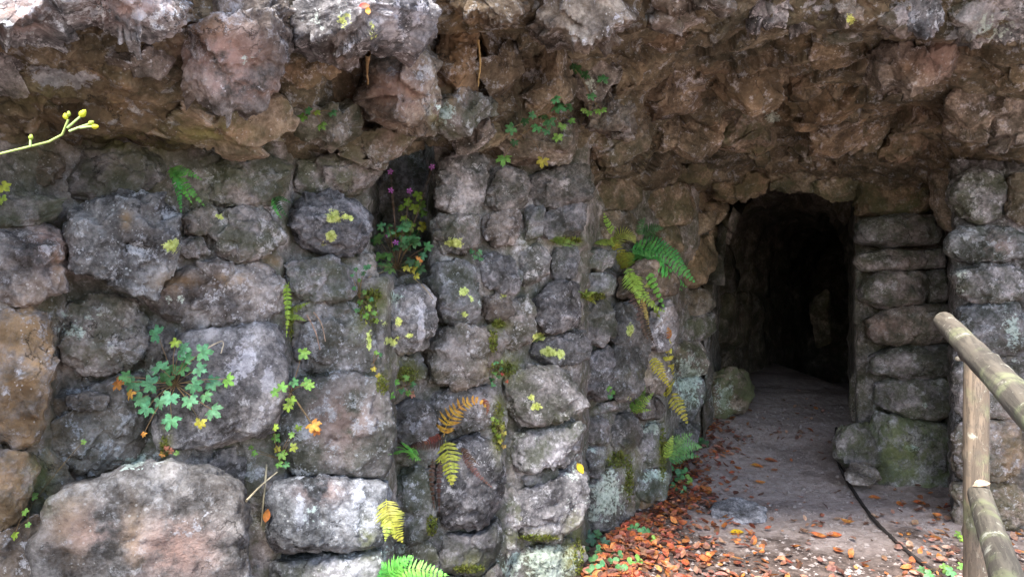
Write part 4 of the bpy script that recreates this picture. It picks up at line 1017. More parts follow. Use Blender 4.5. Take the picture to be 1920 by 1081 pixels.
def frond(parent, pts, width, pairs, color, out=.06, taper=.75, base_w=.45, blade=1.0, curl=0.0, name='frond', depth=None, tiltup=.35, flip=False):
    """pts in photograph pixels from root to tip; width = half-width of the blade in pixels"""
    pts = np.array(pts, float); d0 = depth or surf(*pts[0])
    L = np.linspace(0, 1, len(pts)); P3 = []
    for (x, y), l in zip(pts, L):
        dd = d0 - .02 - out * math.sin(min(l * 1.3, 1) * 1.9)
        if depth is None: dd = min(dd, surf(x, y) - .02)
        P3.append(P(x, y, dd))
    line = smooth_line(P3, 40); dm = float(line[:, 1].mean()); w = 1.35 * width * dm / F
    ln = np.linalg.norm(np.diff(line, axis=0), axis=1).sum()
    V, Fc = tube_pts(line, .0022 * dm / 4, .0006, 4); V = list(V); Fc = [tuple(q) for q in Fc]
    tg = np.gradient(line, axis=0); tg /= np.linalg.norm(tg, axis=1)[:, None]
    nrm0 = unit((random.uniform(-.25, .25), -1, tiltup))
    sp = ln / pairs
    for i in range(pairs):
        t = .06 + .94 * (i + .3) / pairs
        k = min(int(t * 39), 39); p = line[k]; T = tg[k]
        side = np.cross(T, nrm0); side /= np.linalg.norm(side) + 1e-9
        nn = np.cross(side, T)
        ll = w * min(1, base_w + 2.2 * t) * max((1 - t), .03) ** taper * 1.15
        for sg in (-1, 1):
            l2 = ll * random.uniform(.88, 1.1)
            dr = unit(side * sg + T * random.uniform(.28, .45) + nn * random.uniform(-.18, .12))
            wd = np.cross(nn, dr); hw = sp * .38 * blade * random.uniform(.85, 1.1)
            i0 = len(V)
            for s_, wv in ((0, .55), (.3, 1.0), (.65, .75), (1.0, 0)):
                c = p + dr * l2 * s_ + nn * (-.22 * l2 * s_ * s_ + random.uniform(-.03, .03) * l2) + T * l2 * curl * s_ * s_
                if wv == 0: V.append(c)
                else:
                    V.append(c + wd * hw * wv + nn * hw * .15); V.append(c - wd * hw * wv + nn * hw * .15)
            Fc += [(i0, i0 + 1, i0 + 3, i0 + 2), (i0 + 2, i0 + 3, i0 + 5, i0 + 4), (i0 + 4, i0 + 5, i0 + 6)]
    V = np.array(V)
    return link(name, mesh_from(name, V - loc_of(parent), Fc), LEAF, parent, jit(tuple(min(.85, (1.3 if color[1] > 1.4 * color[0] else .85) * q) for q in color), .15))
def fern(label, root, fronds, depth=None):
    b = P(root[0], root[1], depth or surf(*root)); t = thing('fern', label, 'fern', b)
    for fr in fronds:
        kw = dict(fr[4]) if len(fr) > 4 else {}
        frond(t, fr[0], fr[1], fr[2], fr[3], depth=depth, **kw)
    return t
FG = (0.085, 0.30, 0.065); FY = (0.50, 0.48, 0.07); FGY = (0.24, 0.34, 0.06); DEAD = (0.085, 0.046, 0.03); PINKD = (0.15, .085, .065); FLG = (0.12, 0.32, 0.05); STRAW = (.5, .36, .1)
fern('large fern on the wall beside the tunnel mouth with green and yellowing fronds', (1178, 470), [
    ([(1180, 468), (1230, 470), (1275, 500), (1306, 532)], 24, 19, FG), ([(1182, 476), (1222, 492), (1256, 512), (1290, 540)], 19, 18, FG), ([(1186, 478), (1210, 505), (1232, 545), (1247, 582)], 18, 18, FLG),
    ([(1190, 470), (1222, 455), (1260, 470), (1285, 498)], 20, 18, (0.06, .24, .07)),
    ([(1160, 458), (1142, 430), (1132, 398)], 13, 14, FGY), ([(1172, 468), (1205, 520), (1222, 570), (1240, 600)], 17, 16, (.30, .40, .07)), ([(1170, 470), (1185, 520), (1200, 575)], 18, 16, FGY), ([(1184, 466), (1215, 480), (1250, 520), (1280, 545)], 18, 17, (.10, .33, .07)), ([(1150, 458), (1165, 434), (1185, 440), (1192, 458)], 17, 18, (0.36, .42, .08)), ([(1160, 456), (1140, 452), (1114, 458)], 12, 12, FGY),
    ([(1150, 455), (1165, 480), (1176, 512)], 14, 18, FY), ([(1165, 470), (1180, 495), (1192, 522)], 16, 18, (0.42, .40, .09)), ([(1175, 500), (1195, 540), (1225, 575), (1250, 585)], 14, 18, FGY),
    ([(1178, 510), (1195, 540), (1200, 560)], 20, 14, FGY), ([(1185, 540), (1198, 585), (1216, 640)], 13, 24, PINKD, dict(blade=1.0)), ([(1190, 560), (1205, 600), (1228, 645)], 11, 20, DEAD, dict(blade=1.3)), ([(1195, 545), (1208, 580), (1218, 622)], 9, 18, STRAW)])
fern('dark little fern in the shade above the large fern', (1205, 425), [([(1205, 440), (1225, 425), (1245, 428)], 14, 12, DG), ([(1205, 440), (1200, 420), (1210, 408)], 12, 10, DG), ([(1208, 440), (1230, 445), (1240, 455)], 10, 10, DG)])
fern('yellow fern hanging at the corner of the wall above the leafy ground', (1246, 742), [([(1250, 745), (1252, 690), (1256, 625)], 20, 11, FY, dict(blade=.8)), ([(1222, 668), (1240, 700), (1258, 728)], 12, 12, (.55, .5, .06)), ([(1256, 735), (1272, 760), (1290, 795)], 15, 9, (.6, .52, .08)), ([(1258, 632), (1254, 622), (1252, 612)], 9, 8, ORG)])
fern('withering fern with curled yellow and brown fronds on the middle stones', (830, 825), [
    ([(832, 818), (838, 790), (862, 760), (895, 745), (914, 765)], 19, 14, (.60, .38, .06), dict(blade=.8)), ([(905, 747), (916, 762), (912, 778)], 6, 10, (.3, .1, .04)), ([(835, 825), (842, 862), (848, 912)], 23, 11, FY), ([(832, 822), (790, 830), (765, 842)], 16, 20, DEAD, dict(blade=1.0)),
    ([(828, 815), (800, 828), (780, 838)], 8, 14, (.20, .065, .03), dict(blade=.9)), ([(780, 838), (760, 845), (728, 852)], 24, 13, FLG), ([(778, 838), (770, 855), (790, 862)], 12, 10, FLG),
    ([(812, 860), (808, 900), (815, 958)], 6, 26, DEAD, dict(blade=1.0)), ([(826, 862), (822, 905), (824, 962)], 6, 26, DEAD, dict(blade=1.0)), ([(868, 850), (890, 885), (925, 915)], 7, 22, PINKD, dict(blade=1.0)), ([(865, 838), (885, 860), (900, 872)], 6, 14, DEAD)])
fern('bright green fern at the bottom edge below the block pier', (712, 1092), [([(712, 1092), (760, 1060), (842, 1078)], 26, 20, FLG), ([(712, 1092), (745, 1060), (775, 1040)], 22, 16, FLG), ([(712, 1092), (790, 1084), (850, 1100)], 22, 16, FLG), ([(712, 1095), (722, 1070), (715, 1050)], 12, 12, FG)])
fern('yellow-green fern hanging beside the large pale block', (724, 940), [([(724, 935), (728, 970), (756, 1018)], 26, 20, (.34, .36, .05)), ([(724, 945), (735, 975), (740, 1010)], 18, 16, (.40, .40, .06)), ([(722, 960), (726, 990), (722, 1015)], 12, 14, FGY)])
fern('green fern under the overhang beside the big protruding stone', (325, 318), [([(318, 312), (345, 345), (385, 388)], 12, 15, (.10, .26, .05)), ([(320, 315), (334, 350), (340, 400)], 9, 14, FG), ([(322, 315), (352, 322), (380, 338)], 10, 13, (.10, .28, .06)), ([(325, 318), (340, 352), (362, 384)], 8, 12, FLG)])
fern('small spleenwort fern in the vertical joint between two stone columns', (540, 545), [([(536, 530), (540, 580), (537, 632)], 8, 26, (.22, .32, .04)), ([(542, 585), (560, 575), (582, 566)], 8, 14, (.26, .34, .05)), ([(542, 592), (558, 594), (575, 602)], 8, 12, FGY), ([(540, 560), (535, 545), (542, 528)], 7, 12, FGY)])
fern('tiny dark fern in the crevice left of the yellow-spotted stone', (520, 370), [([(512, 370), (522, 388), (540, 408)], 8, 11, DG), ([(515, 370), (530, 372), (545, 380)], 7, 10, DG), ([(512, 372), (515, 392), (528, 410)], 6, 10, FG)])
fern('small fern growing from a low joint near the end of the wall', (1188, 768), [([(1182, 772), (1198, 750), (1210, 722)], 12, 16, (.13, .24, .04)), ([(1185, 770), (1205, 758), (1226, 735)], 10, 14, FGY), ([(1185, 770), (1205, 768), (1222, 768)], 6, 10, FGY)])
fern('star-shaped yellowish fern tuft under the paired flat stones', (1100, 556), [([(1100, 556), (1092, 548), (1084, 546)], 6, 9, FGY), ([(1100, 556), (1108, 548), (1116, 548)], 6, 9, FGY), ([(1100, 556), (1110, 562), (1118, 570)], 6, 9, (.42, .42, .05)), ([(1100, 556), (1098, 546), (1102, 540)], 5, 8, FGY)])
fern('low trailing spleenwort along the ledge left of the large fern', (1050, 450), [([(1036, 446), (1060, 450), (1088, 460)], 7, 16, (.14, .2, .03)), ([(1040, 448), (1055, 458), (1075, 462)], 6, 12, (.1, .16, .03))])
fern('green ferns at the foot of the wall corner above fallen leaves', (1252, 850), [([(1250, 858), (1280, 830), (1318, 838)], 20, 18, (.09, .2, .06)), ([(1250, 858), (1270, 822), (1300, 812)], 16, 16, (.12, .24, .07)), ([(1248, 860), (1255, 835), (1262, 815)], 12, 14, FGY), ([(1252, 862), (1285, 850), (1312, 856)], 13, 14, (.06, .15, .05))])

plant('cranesbill_plant', 'blue-green leafy cranesbill plant spread over the large left block', 'plant', (330, 720),
      [(295, 626, 22, GRB), (340, 655, 20, GRB), (348, 672, 18, GRB), (378, 660, 21, GRB), (300, 690, 22, GRB), (322, 695, 20, GR), (285, 720, 22, GRB), (252, 716, 22, GRB), (266, 745, 20, GRB), (320, 742, 20, GRB), (372, 690, 18, GRB), (355, 748, 20, GRB), (396, 716, 20, GRB), (398, 768, 22, GRB),
       (322, 785, 22, GRB), (278, 764, 20, GRB), (310, 712, 20, GR), (426, 710, 18, LG), (340, 690, 18, GR), (362, 720, 20, GRB), (385, 740, 16, GRB), (300, 750, 18, GRB), (238, 706, 16, GR), (222, 716, 18, ORG), (246, 736, 14, ORG), (376, 790, 15, YL), (330, 640, 14, GY), (270, 812, 8, ORG)], out=.11)
plant('cranesbill_plant', 'light green and reddening cranesbill in the joint right of the large left block', 'plant', (545, 735),
      [(566, 662, 17, LG), (528, 728, 14, LG), (572, 716, 13, LG), (545, 748, 13, GY), (518, 735, 12, LG), (550, 715, 12, GR), (540, 760, 12, GY), (580, 722, 12, LG), (586, 795, 18, ORG), (592, 806, 12, (.6, .25, .06))], out=.06)
plant('cranesbill_plant', 'small yellow-green cranesbill beside the broad pale block', 'plant', (525, 860), [(520, 820, 12, LG), (528, 850, 13, LG), (515, 800, 9, GY), (548, 838, 11, GY), (522, 868, 10, LG), (535, 870, 9, GR), (520, 843, 9, YL), (545, 815, 9, LG), (560, 800, 9, GY), (478, 848, 9, LG), (470, 840, 7, LG)], out=.05)
nl = []
rs = np.random.default_rng(5)
for i in range(26):
    x = rs.uniform(686, 792); y = rs.uniform(420, 505)
    nl.append((x, y, rs.uniform(9, 17), [DG, GR, GR, DG, (.1, .2, .05)][i % 5]))
plant('cranesbill_plant', 'dense green cranesbill with pink flowers filling the dark niche', 'plant', (745, 505), nl + [(775, 505, 12, YL), (762, 500, 12, YL), (784, 488, 11, ORG), (780, 516, 9, YL), (800, 462, 13, GR), (790, 480, 12, GRB)], out=.12, flowers=[(732, 322, 6), (733, 357, 6), (768, 358, 6), (810, 313, 6), (742, 455, 6), (725, 443, 4)])
plant('bramble_shoot', 'upright shoot with bright yellow-green leaves in the dark niche', 'plant', (765, 470), [(782, 368, 13, GY), (762, 378, 12, GY), (776, 392, 14, GY), (788, 385, 13, LG), (792, 400, 12, LG), (750, 390, 10, GY), (772, 425, 14, GY), (790, 424, 13, YL), (745, 436, 13, GY), (765, 436, 13, LG), (758, 412, 11, GY), (770, 450, 13, GY), (780, 440, 12, GR)], kind='ivyish', out=.12, stemcol=(.3, .3, .12))
plant('creeper', 'thin creeper with tiny leaves left of the niche sill', 'plant', (675, 560), [(668, 505, 6, GR), (680, 512, 7, GR), (672, 525, 6, LG), (690, 500, 7, GR), (665, 540, 6, GR), (682, 548, 7, LG), (675, 565, 8, LG), (690, 575, 9, GY), (685, 590, 9, LG), (700, 585, 8, LG), (695, 560, 6, GR), (705, 600, 7, GY), (670, 580, 7, GR), (660, 515, 5, GR)], kind='ivyish', out=.04)
plant('cranesbill_plant', 'cranesbill hanging from the overhang above the upper pilaster', 'plant', (1040, 215), [(1045, 200, 19, GR), (1008, 238, 14, GR), (1030, 226, 17, GR), (1046, 255, 13, LG), (960, 240, 15, GR), (1065, 200, 13, DG), (1040, 185, 13, GR), (985, 225, 12, DG), (1020, 215, 13, DG), (1000, 215, 10, GR), (1055, 235, 12, LG), (1070, 225, 10, LG), (1025, 245, 11, GR), (965, 265, 10, DG)], out=.07)
plant('cranesbill_plant', 'two drooping leaves on thin stems above the upper pilaster joints', 'plant', (985, 245), [(945, 295, 19, LG), (1018, 300, 15, YL)], out=.05)
plant('cranesbill_plant', 'small leaves on the pale streak right of the hanging cranesbill', 'plant', (1110, 190), [(1130, 150, 14, GR), (1108, 178, 12, GR), (1120, 207, 11, LG), (1105, 210, 9, LG), (1095, 205, 8, LG), (1130, 205, 9, LG), (1085, 130, 14, DG), (1100, 140, 12, DG), (1075, 125, 10, DG)], out=.05)
plant('cranesbill_plant', 'few small leaves in the overhang joint above the yellow-spotted stone', 'plant', (590, 215), [(568, 218, 14, LG), (602, 234, 13, LG), (622, 210, 12, GR), (592, 210, 10, GY), (580, 208, 10, GR)], out=.05)
plant('seedling', 'tiny seedling tuft between stones below the block edge', 'plant', (758, 725), [(745, 715, 9, LG), (760, 708, 9, LG), (772, 720, 8, GR), (752, 730, 9, GR), (765, 735, 8, LG), (740, 728, 8, LG), (735, 740, 10, FLG)], kind='ivyish', out=.03)
plant('red_leaf_sprig', 'small faded red leaf sprig below the niche stones', 'plant', (775, 738), [(774, 738, 9, (.55, .22, .16))], out=.02)
plant('creeper', 'small creeping leaves beside the smooth wide stone in the third column', 'plant', (935, 690), [(930, 680, 6, GR), (938, 690, 6, GR), (928, 698, 6, LG), (922, 710, 6, GR), (940, 678, 5, LG), (935, 705, 5, GR), (925, 720, 6, GR), (950, 714, 4, RED), (942, 700, 4, RED)], kind='clover', out=.03)
plant('yellow_creeper', 'yellowing creeper in the joint left of the third column', 'plant', (935, 800), [(930, 790, 8, GY), (940, 800, 8, (.4, .36, .06)), (935, 815, 8, GY), (945, 810, 7, (.45, .4, .08)), (928, 805, 7, GY), (938, 825, 7, YL), (945, 835, 6, STRAW), (925, 785, 6, FGY)], kind='ivyish', out=.03)
plant('round_leaf_plant', 'round green leaves in the ochre joint at lower left', 'plant', (60, 945), [(62, 930, 10, LG), (46, 958, 10, LG), (52, 982, 7, LG), (28, 1001, 11, GY), (155, 828, 7, LG)], kind='ivyish', out=.03)
plant('yellow_leaf_plant', 'yellowing leaf cluster at the left edge under the overhang', 'plant', (-5, 365), [(5, 348, 16, (.4, .4, .06)), (3, 372, 14, FGY), (-8, 360, 16, FGY)], kind='ivyish', out=.12)
plant('sprig', 'tiny sprig in the shaded joint beneath the large left block', 'plant', (310, 848), [(306, 850, 8, ORG), (318, 845, 8, (.3, .1, .05)), (330, 848, 7, LG), (312, 838, 7, (.35, .12, .07))], out=.03)
plant('sprig', 'small green sprig on the stone beneath the upper pilaster', 'plant', (893, 470), [(885, 470, 7, GR), (898, 472, 8, GRB), (902, 484, 7, GR), (892, 480, 7, GR)], out=.03)
plant('sprig', 'green three-leaved sprig on the wall below the star-shaped fern', 'plant', (1145, 735), [(1142, 728, 8, LG), (1148, 735, 7, LG), (1144, 742, 7, GR)], out=.03)
plant('sprig', 'light sprig beside the yellow-lichen stone edge', 'plant', (700, 680), [(706, 660, 7, LG), (700, 690, 7, YL), (708, 703, 7, YL), (712, 665, 6, GR)], out=.03)
plant('ground_plant', 'green clover-like plants among fallen leaves at the bottom of the wall', 'plant', (1140, 1060), [(1115, 1050, 13, GR), (1130, 1062, 14, GRB), (1150, 1055, 14, GR), (1165, 1068, 15, GR), (1180, 1055, 12, LG), (1145, 1040, 12, GR), (1125, 1030, 12, GRB), (1195, 1050, 13, LG), (1110, 1070, 14, GR), (1160, 1040, 11, GR), (1100, 1035, 13, DG)], kind='clover', on_ground=True)
plant('ground_plant', 'dark blue-green leaf tuft against the wall foot', 'plant', (1105, 1010), [(1098, 1005, 15, (.05, .13, .08)), (1112, 1010, 15, (.06, .15, .09)), (1105, 995, 13, (.05, .13, .07)), (1130, 1015, 12, (.06, .14, .09)), (1140, 1022, 11, (.05, .12, .08)), (1118, 1000, 11, GR)], kind='ivyish', on_ground=True)
plant('ground_plant', 'small clover patch in the leaf litter near the wall end', 'plant', (1205, 1000), [(1195, 988, 10, GR), (1205, 995, 11, GRB), (1215, 1000, 11, GR), (1225, 1010, 9, LG), (1185, 990, 9, GR)], kind='clover', on_ground=True)
plant('ground_plant', 'bright green clover leaves beside the corner of the wall', 'plant', (1270, 905), [(1258, 880, 12, GR), (1270, 890, 13, GRB), (1285, 885, 12, GR), (1278, 900, 13, GR), (1265, 912, 11, GR), (1290, 898, 11, LG), (1255, 895, 11, DG), (1282, 918, 9, GR)], kind='clover', on_ground=True)
plant('ground_plant', 'dark leaves at the foot of the tunnel jamb', 'plant', (1310, 830), [(1300, 818, 12, DG), (1312, 826, 12, GR), (1320, 832, 11, DG), (1305, 835, 11, GR), (1295, 828, 10, DG)], kind='ivyish', on_ground=True)
plant('ground_plant', 'green leaves in the litter beneath the wooden railing', 'plant', (1760, 1065), [(1795, 1000, 10, LG), (1803, 1008, 9, GY), (1745, 1075, 13, GR), (1770, 1065, 12, LG), (1785, 1070, 13, GR), (1730, 1068, 10, GR), (1800, 1060, 10, LG)], kind='ivyish', on_ground=True)

# yellow-budded stem close to the camera
fs = thing('flower_stem', 'thin green stem with yellow buds reaching in from the left edge', 'flower', (-1.52, 1.95, 0))
tube(fs, 'stem', [np.array([-1.52, 1.95, 0.0]), np.array([-1.50, 1.92, .9]), np.array([-1.42, 1.85, 1.62]), P(-60, 305, 1.75), P(0, 288, 1.75), P(60, 274, 1.74), P(108, 262, 1.73), P(128, 240, 1.72), P(128, 224, 1.72)], .0036, .0024, STEM, (0.30, 0.40, 0.12), 60, 8)
for pts in ([(126, 240), (140, 228), (151, 218)], [(130, 246), (150, 238), (168, 232)], [(57, 275), (57, 262)], [(150, 240), (162, 238), (174, 237)]):
    tube(fs, 'branch', [P(x, y, 1.72) for x, y in pts], .0028, .0022, STEM, (0.30, 0.42, 0.14), 10, 6)
bz = np.linspace(0, 1, 9); bt = np.linspace(0, 2 * np.pi, 10, endpoint=False)
prof = np.array([.25, .62, .85, .95, .92, .8, .62, .5, .05])
BV = np.stack([np.outer(prof, np.cos(bt)) * .5, np.outer(bz, np.ones(10)) * 1.3, np.outer(prof, np.sin(bt)) * .5], -1).reshape(-1, 3)
i = np.arange(80); r_ = i // 10; c_ = i % 10; c2 = (c_ + 1) % 10
BUD = mesh_from('bud', BV, np.stack([r_ * 10 + c_, (r_ + 1) * 10 + c_, (r_ + 1) * 10 + c2, r_ * 10 + c2], 1)); BUD.materials.append(LEAF)
for x, y, s, tx, tz in ((150, 219, 13, .6, .8), (124, 224, 10, -.25, 1), (166, 233, 9, .8, .5), (172, 238, 10, 1, .1), (57, 263, 9, .1, 1), (129, 218, 8, -.05, 1)):
    put(fs, 'bud', BUD, P(x, y, 1.72), (tx, 0, tz), (0, -1, .1), s * 1.72 / F, (0.62, 0.60, 0.04) if s > 9 else (.42, .5, .08))

# ================================================================== ROOTS, TWIGS, CABLE
def drip(label, pts, r0, r1, color, name='hanging_root', cat='root', off=.015, mat=None, n=26, sides=6):
    P3 = [P(x, y, surf(x, y) - off) for x, y in pts]
    V, f = tube_pts(smooth_line(P3, n), r0, r1, sides)
    c = V.mean(0); V = V + .35 * r0 * np.stack([fbm(V * 60, 2), fbm(V * 60 + 7, 2), fbm(V * 60 + 3, 2)], 1)
    o = link(name, mesh_from(name, V - c, f), mat or BARK, None, color); o.location = Vector(c)
    return tag(o, label, cat)
drip('thin tan rootlet dangling over the brown rock under the overhang', [(896, 75), (902, 120), (897, 150), (897, 162)], .006, .003, (.4, .27, .12))
drip('pale root strand on the dark rock left of the red-brown block', [(690, 100), (688, 130), (690, 160)], .010, .004, (.3, .19, .09))
drip('dry forked straw stalk on the large left block', [(382, 657), (400, 645), (422, 636), (414, 662)], .003, .002, (.5, .4, .28), 'dry_stalk', 'stalk', .05, STEM)
drip('long dry straw stalk leaning between the two big bottom blocks', [(462, 938), (490, 908), (520, 884)], .004, .003, (.5, .42, .28), 'dry_stalk', 'stalk', .05, STEM)
drip('vertical dry stalk left of the large pale block', [(500, 870), (496, 920), (490, 985)], .004, .003, (.3, .26, .17), 'dry_stalk', 'stalk', .03, STEM)
drip('thin dead stems trailing over the stone below the spleenwort', [(575, 590), (592, 620), (600, 655)], .003, .002, (.32, .2, .14), 'dry_stalk', 'stalk', .03, STEM)
drip('bent dead stem on the stone right of the trailing stems', [(588, 585), (604, 605), (610, 640)], .003, .0015, (.36, .24, .16), 'dry_stalk', 'stalk', .03, STEM)
drip('dry straw crossing below the niche sill', [(690, 520), (740, 500), (790, 530), (812, 560)], .003, .002, (.38, .28, .16), 'dry_stalk', 'stalk', .03, STEM)
cp = []
for x, y in ((1568, 802), (1566, 850), (1576, 885), (1600, 925), (1640, 978), (1688, 1028), (1735, 1062), (1790, 1092)):
    g = ground_at(x, y); cp.append((g[0], g[1], float(ground_h(g[0], g[1])[0]) + .012))
V, f = tube_pts(smooth_line(cp, 70), .0125, .0125, 8)
V = V + .004 * np.stack([fbm(V * 12, 2), fbm(V * 12 + 7, 2), .5 * fbm(V * 12 + 3, 2)], 1)
tag(link('cable', mesh_from('cable', V, f), BARK, None, (.035, .028, .026)), 'thin dark cable lying along the path from the pillar foot', 'cable')

# ================================================================== MOSS
def moss(name, label, regions, per, col):
    V, f, tint = [], [], []
    for x, y, rx, ry in regions:
        for _ in range(per):
            a = random.uniform(0, 6.28); q = random.random() ** .6
            px, py = x + rx * q * math.cos(a), y + ry * q * math.sin(a)
            d = surf(px, py, 0) - random.uniform(0, .012); p = P(px, py, d)
            s = random.uniform(2.5, 6) * d / F
            e1 = unit(RNG.normal(size=3)); e2 = unit(np.cross(e1, RNG.normal(size=3)))
            i0 = len(V); V += [p - e1 * s * .4, p + e1 * s * .4, p + e2 * s + np.array([0, -.5, .5]) * s]; f.append((i0, i0 + 1, i0 + 2))
            tint += [jit(col, .4)] * 3
    V = np.array(V); me = mesh_from(name, V, f)
    at = me.attributes.new('tint', 'FLOAT_COLOR', 'POINT'); at.data.foreach_set('color', np.concatenate([np.array(tint), np.ones((len(V), 1))], 1).astype(np.float32).ravel())
    return tag(link(name, me, MOSS), label, 'moss', kind='stuff')
moss('moss', 'yellow-green moss cushions in the wall joints', [(935, 800, 13, 45), (945, 692, 26, 14), (935, 608, 12, 7), (1160, 862, 24, 16), (1062, 452, 30, 6), (690, 585, 18, 26), (762, 702, 22, 16), (1085, 1045, 9, 40), (1112, 556, 24, 6), (1180, 905, 8, 40), (880, 1066, 30, 8), (308, 838, 8, 20), (545, 600, 6, 40), (925, 640, 8, 24), (718, 720, 12, 20), (1243, 850, 6, 50), (1010, 1008, 40, 6), (700, 555, 16, 14), (810, 985, 10, 20)], 260, (.17, .19, .035))

# ================================================================== FALLEN LEAVES
def beech(seed):
    rs = np.random.default_rng(seed); n = 7
    ys = np.linspace(-1, 1, n); w = .56 * (1 - np.abs(ys * .97) ** 1.9) ** .8 * (1 - .12 * ys)
    c1, c2, c3 = rs.uniform(-.25, .45), rs.uniform(.05, .6), rs.uniform(-.3, .3)
    V = []
    for y, ww in zip(ys, w):
        zc = c1 * y * y + c3 * y * .4
        V += [(-ww, y, zc + c2 * ww), (0, y, zc), (ww, y, zc + c2 * ww * rs.uniform(.5, 1.3))]
    V.append((.03, -1.35, c1)); 
    f = []
    for i in range(n - 1):
        a = 3 * i; f += [(a, a + 1, a + 4, a + 3), (a + 1, a + 2, a + 5, a + 4)]
    f.append((0, len(V) - 1, 1))
    return np.array(V, float), f
BP = [beech(s) for s in range(8)]
BM = []
for v, f in BP:
    me = mesh_from('fallen_leaf', v, f); me.materials.append(LEAF); BM.append(me)
LC = [(.46, .15, .05), (.36, .14, .07), (.28, .11, .065), (.44, .22, .15), (.38, .20, .15), (.20, .10, .07), (.50, .19, .06), (.32, .17, .12), (.14, .08, .06), (.40, .24, .17), (.24, .14, .11)]
rs = np.random.default_rng(99)
LCR = [(.44, .13, .045), (.34, .10, .045), (.46, .16, .055), (.30, .095, .05), (.38, .17, .11), (.24, .08, .045), (.32, .15, .105), (.15, .065, .045), (.50, .20, .07), (.11, .055, .04), (.20, .10, .075)]
cands = []
def add(x, y, smin=.012, smax=.040, cols=LC):
    g = ground_at(x, y); cands.append((x, y, g, smin + (smax - smin) * rs.random() ** 1.3, cols[rs.integers(len(cols))]))
def leftedge(y): return float(np.interp(y, [780, 850, 950, 1000, 1081], [1322, 1258, 1250, 1150, 1100]))
for _ in range(2300):
    y = 785 + 320 * rs.random() ** .75; le = leftedge(y); w = float(np.interp(y, [780, 900, 960, 1010, 1100], [30, 65, 80, 150, 240]))
    add(le + w * min(-math.log(1 - rs.random()) * .5, 2.2) - 4, y, cols=LCR)
for _ in range(140): add(rs.uniform(1290, 1780), 1100 - 150 * rs.random() ** 1.3)
for _ in range(170): add(1950 - 270 * rs.random() ** 1.2, 1100 - 160 * rs.random() ** 1.2)
for _ in range(90): add(rs.uniform(1340, 1780), rs.uniform(800, 1000), .015, .034)
for _ in range(110): add(rs.uniform(1300, 1345) + 90 * rs.random() ** 2, rs.uniform(760, 860), .02, .036, LC[2:6])
for _ in range(60): add(rs.uniform(1335, 1560), rs.uniform(735, 830), .014, .03, LC[4:])
for _ in range(160): add(rs.uniform(1000, 2150), rs.uniform(1100, 1250))
order = sorted(range(len(cands)), key=lambda i: -(cands[i][3] / cands[i][2][1]) if cands[i][1] < 1081 and cands[i][0] < 1920 else 1)
sel = set(order[:290])
LV, LF, LT = [], [], []
for i, (x, y, g, s, c) in enumerate(cands):
    z = float(ground_h(g[0], g[1])[0]) + rs.uniform(.004, .03)
    n = unit((rs.normal(0, .36), rs.normal(0, .36) - .15, 1)); tp = np.array([math.cos(q := rs.uniform(0, 6.28)), math.sin(q), 0])
    p = np.array([g[0], g[1], z]); col = jit(c, .3)
    k = rs.integers(len(BM))
    if i in sel:
        o = put(None, 'fallen_leaf', BM[k], p, tp, n, s, col)
        word = 'orange' if c[0] > .43 and c[2] < .1 else ('pinkish tan' if c[2] > .11 and c[0] > .3 else ('rust-red' if c[0] > .27 else 'dark brown'))
        where = 'among the leaf litter at the foot of the stone wall' if x < leftedge(min(y, 1081)) + 240 and x < 1420 else ('in the litter beneath the wooden railing' if x > 1700 else ('lying on the front of the path beside the cable' if x > 1560 else 'scattered over the front of the path'))
        if where.startswith('among') and y < 960: where = 'drifted along the path edge beyond the corner of the wall'
        elif where.startswith('among') and x < 1180: where = 'among green plants in the litter below the third stone column'
        tag(o, 'fallen ' + word + ' beech leaf ' + where, 'leaf', 'fallen beech leaves ' + where)
    else:
        t = unit(tp - n * (tp @ n)); xx_ = np.cross(t, n); v, f = BP[k]
        i0 = len(LV); LV += list(p + s * (v[:, :1] * xx_ + v[:, 1:2] * t + v[:, 2:] * n)); LF += [tuple(j + i0 for j in q) for q in f]; LT += [col] * len(v)
me = mesh_from('leaf_litter', np.array(LV), LF)
at = me.attributes.new('tint', 'FLOAT_COLOR', 'POINT'); at.data.foreach_set('color', np.concatenate([np.array(LT), np.ones((len(LV), 1))], 1).astype(np.float32).ravel())
tag(link('leaf_litter', me, LITTER), 'carpet of rust-brown fallen beech leaves along the path edges', 'leaf litter', kind='stuff')
for x, y, s, c, lab in [(1382, 998, .045, (.75, .45, .03), 'bright yellow fallen leaf at the front of the path'), (1420, 874, .05, (.60, .24, .05), 'orange leaf lying alone in the middle of the path'), (1446, 864, .055, (.30, .11, .05), 'curled brown leaf behind the lone orange leaf on the path'),
                        (1452, 880, .035, (.35, .14, .07), 'small brown leaf right of the lone orange leaf'), (1588, 980, .045, (.45, .2, .05), 'small golden-brown leaf on the path beside the cable'), (1425, 906, .04, (.55, .22, .06), 'narrow orange leaf lying on the left side of the path'),
                        (1535, 1010, .05, (.6, .2, .07), 'salmon orange leaf lying on dark soil at the front of the path'), (1565, 1008, .05, (.62, .19, .06), 'round orange leaf right of the salmon leaf'), (1640, 935, .045, (.55, .18, .06), 'orange leaf lying beside the cable near the pillar'), (1725, 950, .05, (.5, .17, .05), 'orange-brown leaf at the foot of the stone pillar')]:
    g = ground_at(x, y); o = put(None, 'fallen_leaf', BM[len(lab) % 8], (g[0], g[1], float(ground_h(g[0], g[1])[0]) + .014), (1, random.uniform(-.6, .6), 0), (.1, -.25, 1), s, c); tag(o, lab, 'leaf')
p = P(1088, 877, surf(1088, 877) - .03); o = put(None, 'fallen_leaf', BM[2], p, (.5, 0, -1), (.1, -1, .3), 11 * p[1] / F, (.8, .52, .02)); tag(o, 'bright yellow leaf caught on the edge of the third stone column', 'leaf')
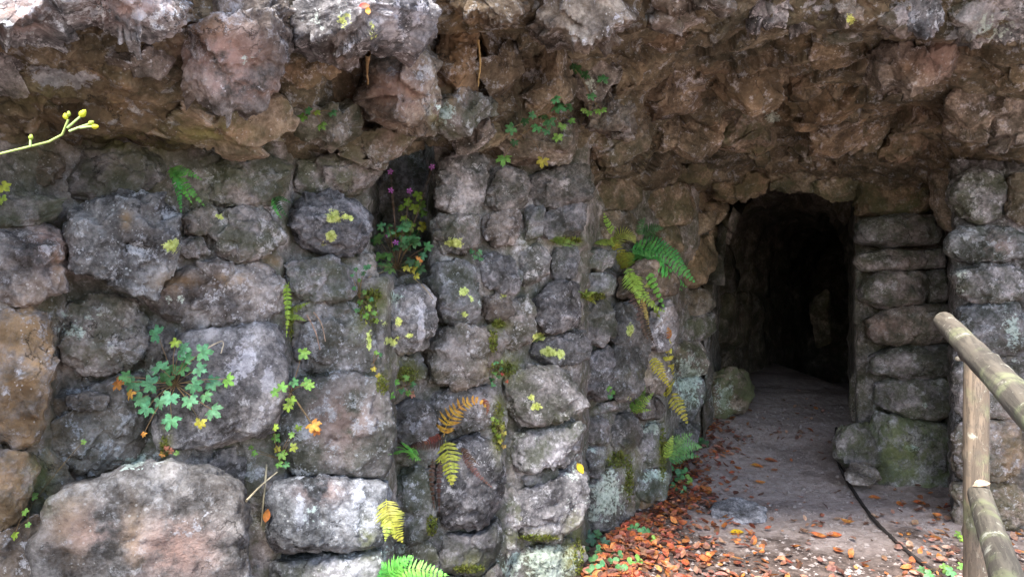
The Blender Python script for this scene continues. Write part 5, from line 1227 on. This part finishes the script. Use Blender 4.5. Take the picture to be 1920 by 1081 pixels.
p = P(1842, 905, fd - .13); o = put(None, 'fallen_leaf', BM[3], p, (1, .2, 0), (0, -.4, 1), 17 * p[1] / F, (.5, .36, .24)); tag(o, 'dry tan leaf lying on the end of the lower rail', 'leaf')
p = P(1915, 612 + 90, 5.0); 
p = P(500, 965, surf(500, 965) - .03); o = put(None, 'fallen_leaf', BM[1], p, (.2, 0, 1), (.3, -1, .1), 12 * p[1] / F, (.42, .13, .03)); tag(o, 'orange-brown leaf wedged left of the large pale block', 'leaf')
p = P(683, 12, surf(683, 12) - .03); o = put(None, 'fallen_leaf', BM[1], p, (.8, 0, .2), (.2, -1, .2), 10 * p[1] / F, (.6, .12, .08)); tag(o, 'small red leaf on the bright lip of the overhang', 'leaf')
p = P(690, 22, surf(690, 22) - .03); o = put(None, 'fallen_leaf', BM[4], p, (.1, 0, -1), (.2, -1, .2), 9 * p[1] / F, (.6, .28, .05)); tag(o, 'small orange leaf below the red leaf on the overhang lip', 'leaf')

# ================================================================== GRIT ON THE PATH
oc = np.array([(1, 0, 0), (-1, 0, 0), (0, 1, 0), (0, -1, 0), (0, 0, 1), (0, 0, -1)], float)
of = [(0, 2, 4), (2, 1, 4), (1, 3, 4), (3, 0, 4), (2, 0, 5), (1, 2, 5), (3, 1, 5), (0, 3, 5)]
rs = np.random.default_rng(4)
N = 6500
gx_ = rs.uniform(.6, 4.2, N); gy_ = 4.0 + 3.8 * rs.random(N)
gz_ = ground_h(gx_, gy_); GV, GF = [], []
for x, y, z in zip(gx_, gy_, gz_):
    s = .0035 + .016 * rs.random() ** 4
    q = oc * s * rs.uniform(.7, 1.4, (6, 1)) * np.array([1.2, 1.2, .7]) ; a = rs.uniform(0, 6.28)
    q = np.stack([q[:, 0] * math.cos(a) - q[:, 1] * math.sin(a), q[:, 0] * math.sin(a) + q[:, 1] * math.cos(a), q[:, 2]], 1)
    i0 = len(GV); GV += list(q + (x, y, z)); GF += [tuple(j + i0 for j in t) for t in of]
tag(link('grit', mesh_from('grit', np.array(GV), GF, False), PEBBLE, None, (.27, .23, .215)), 'loose grit and pebbles scattered over the trodden path', 'gravel', kind='stuff')
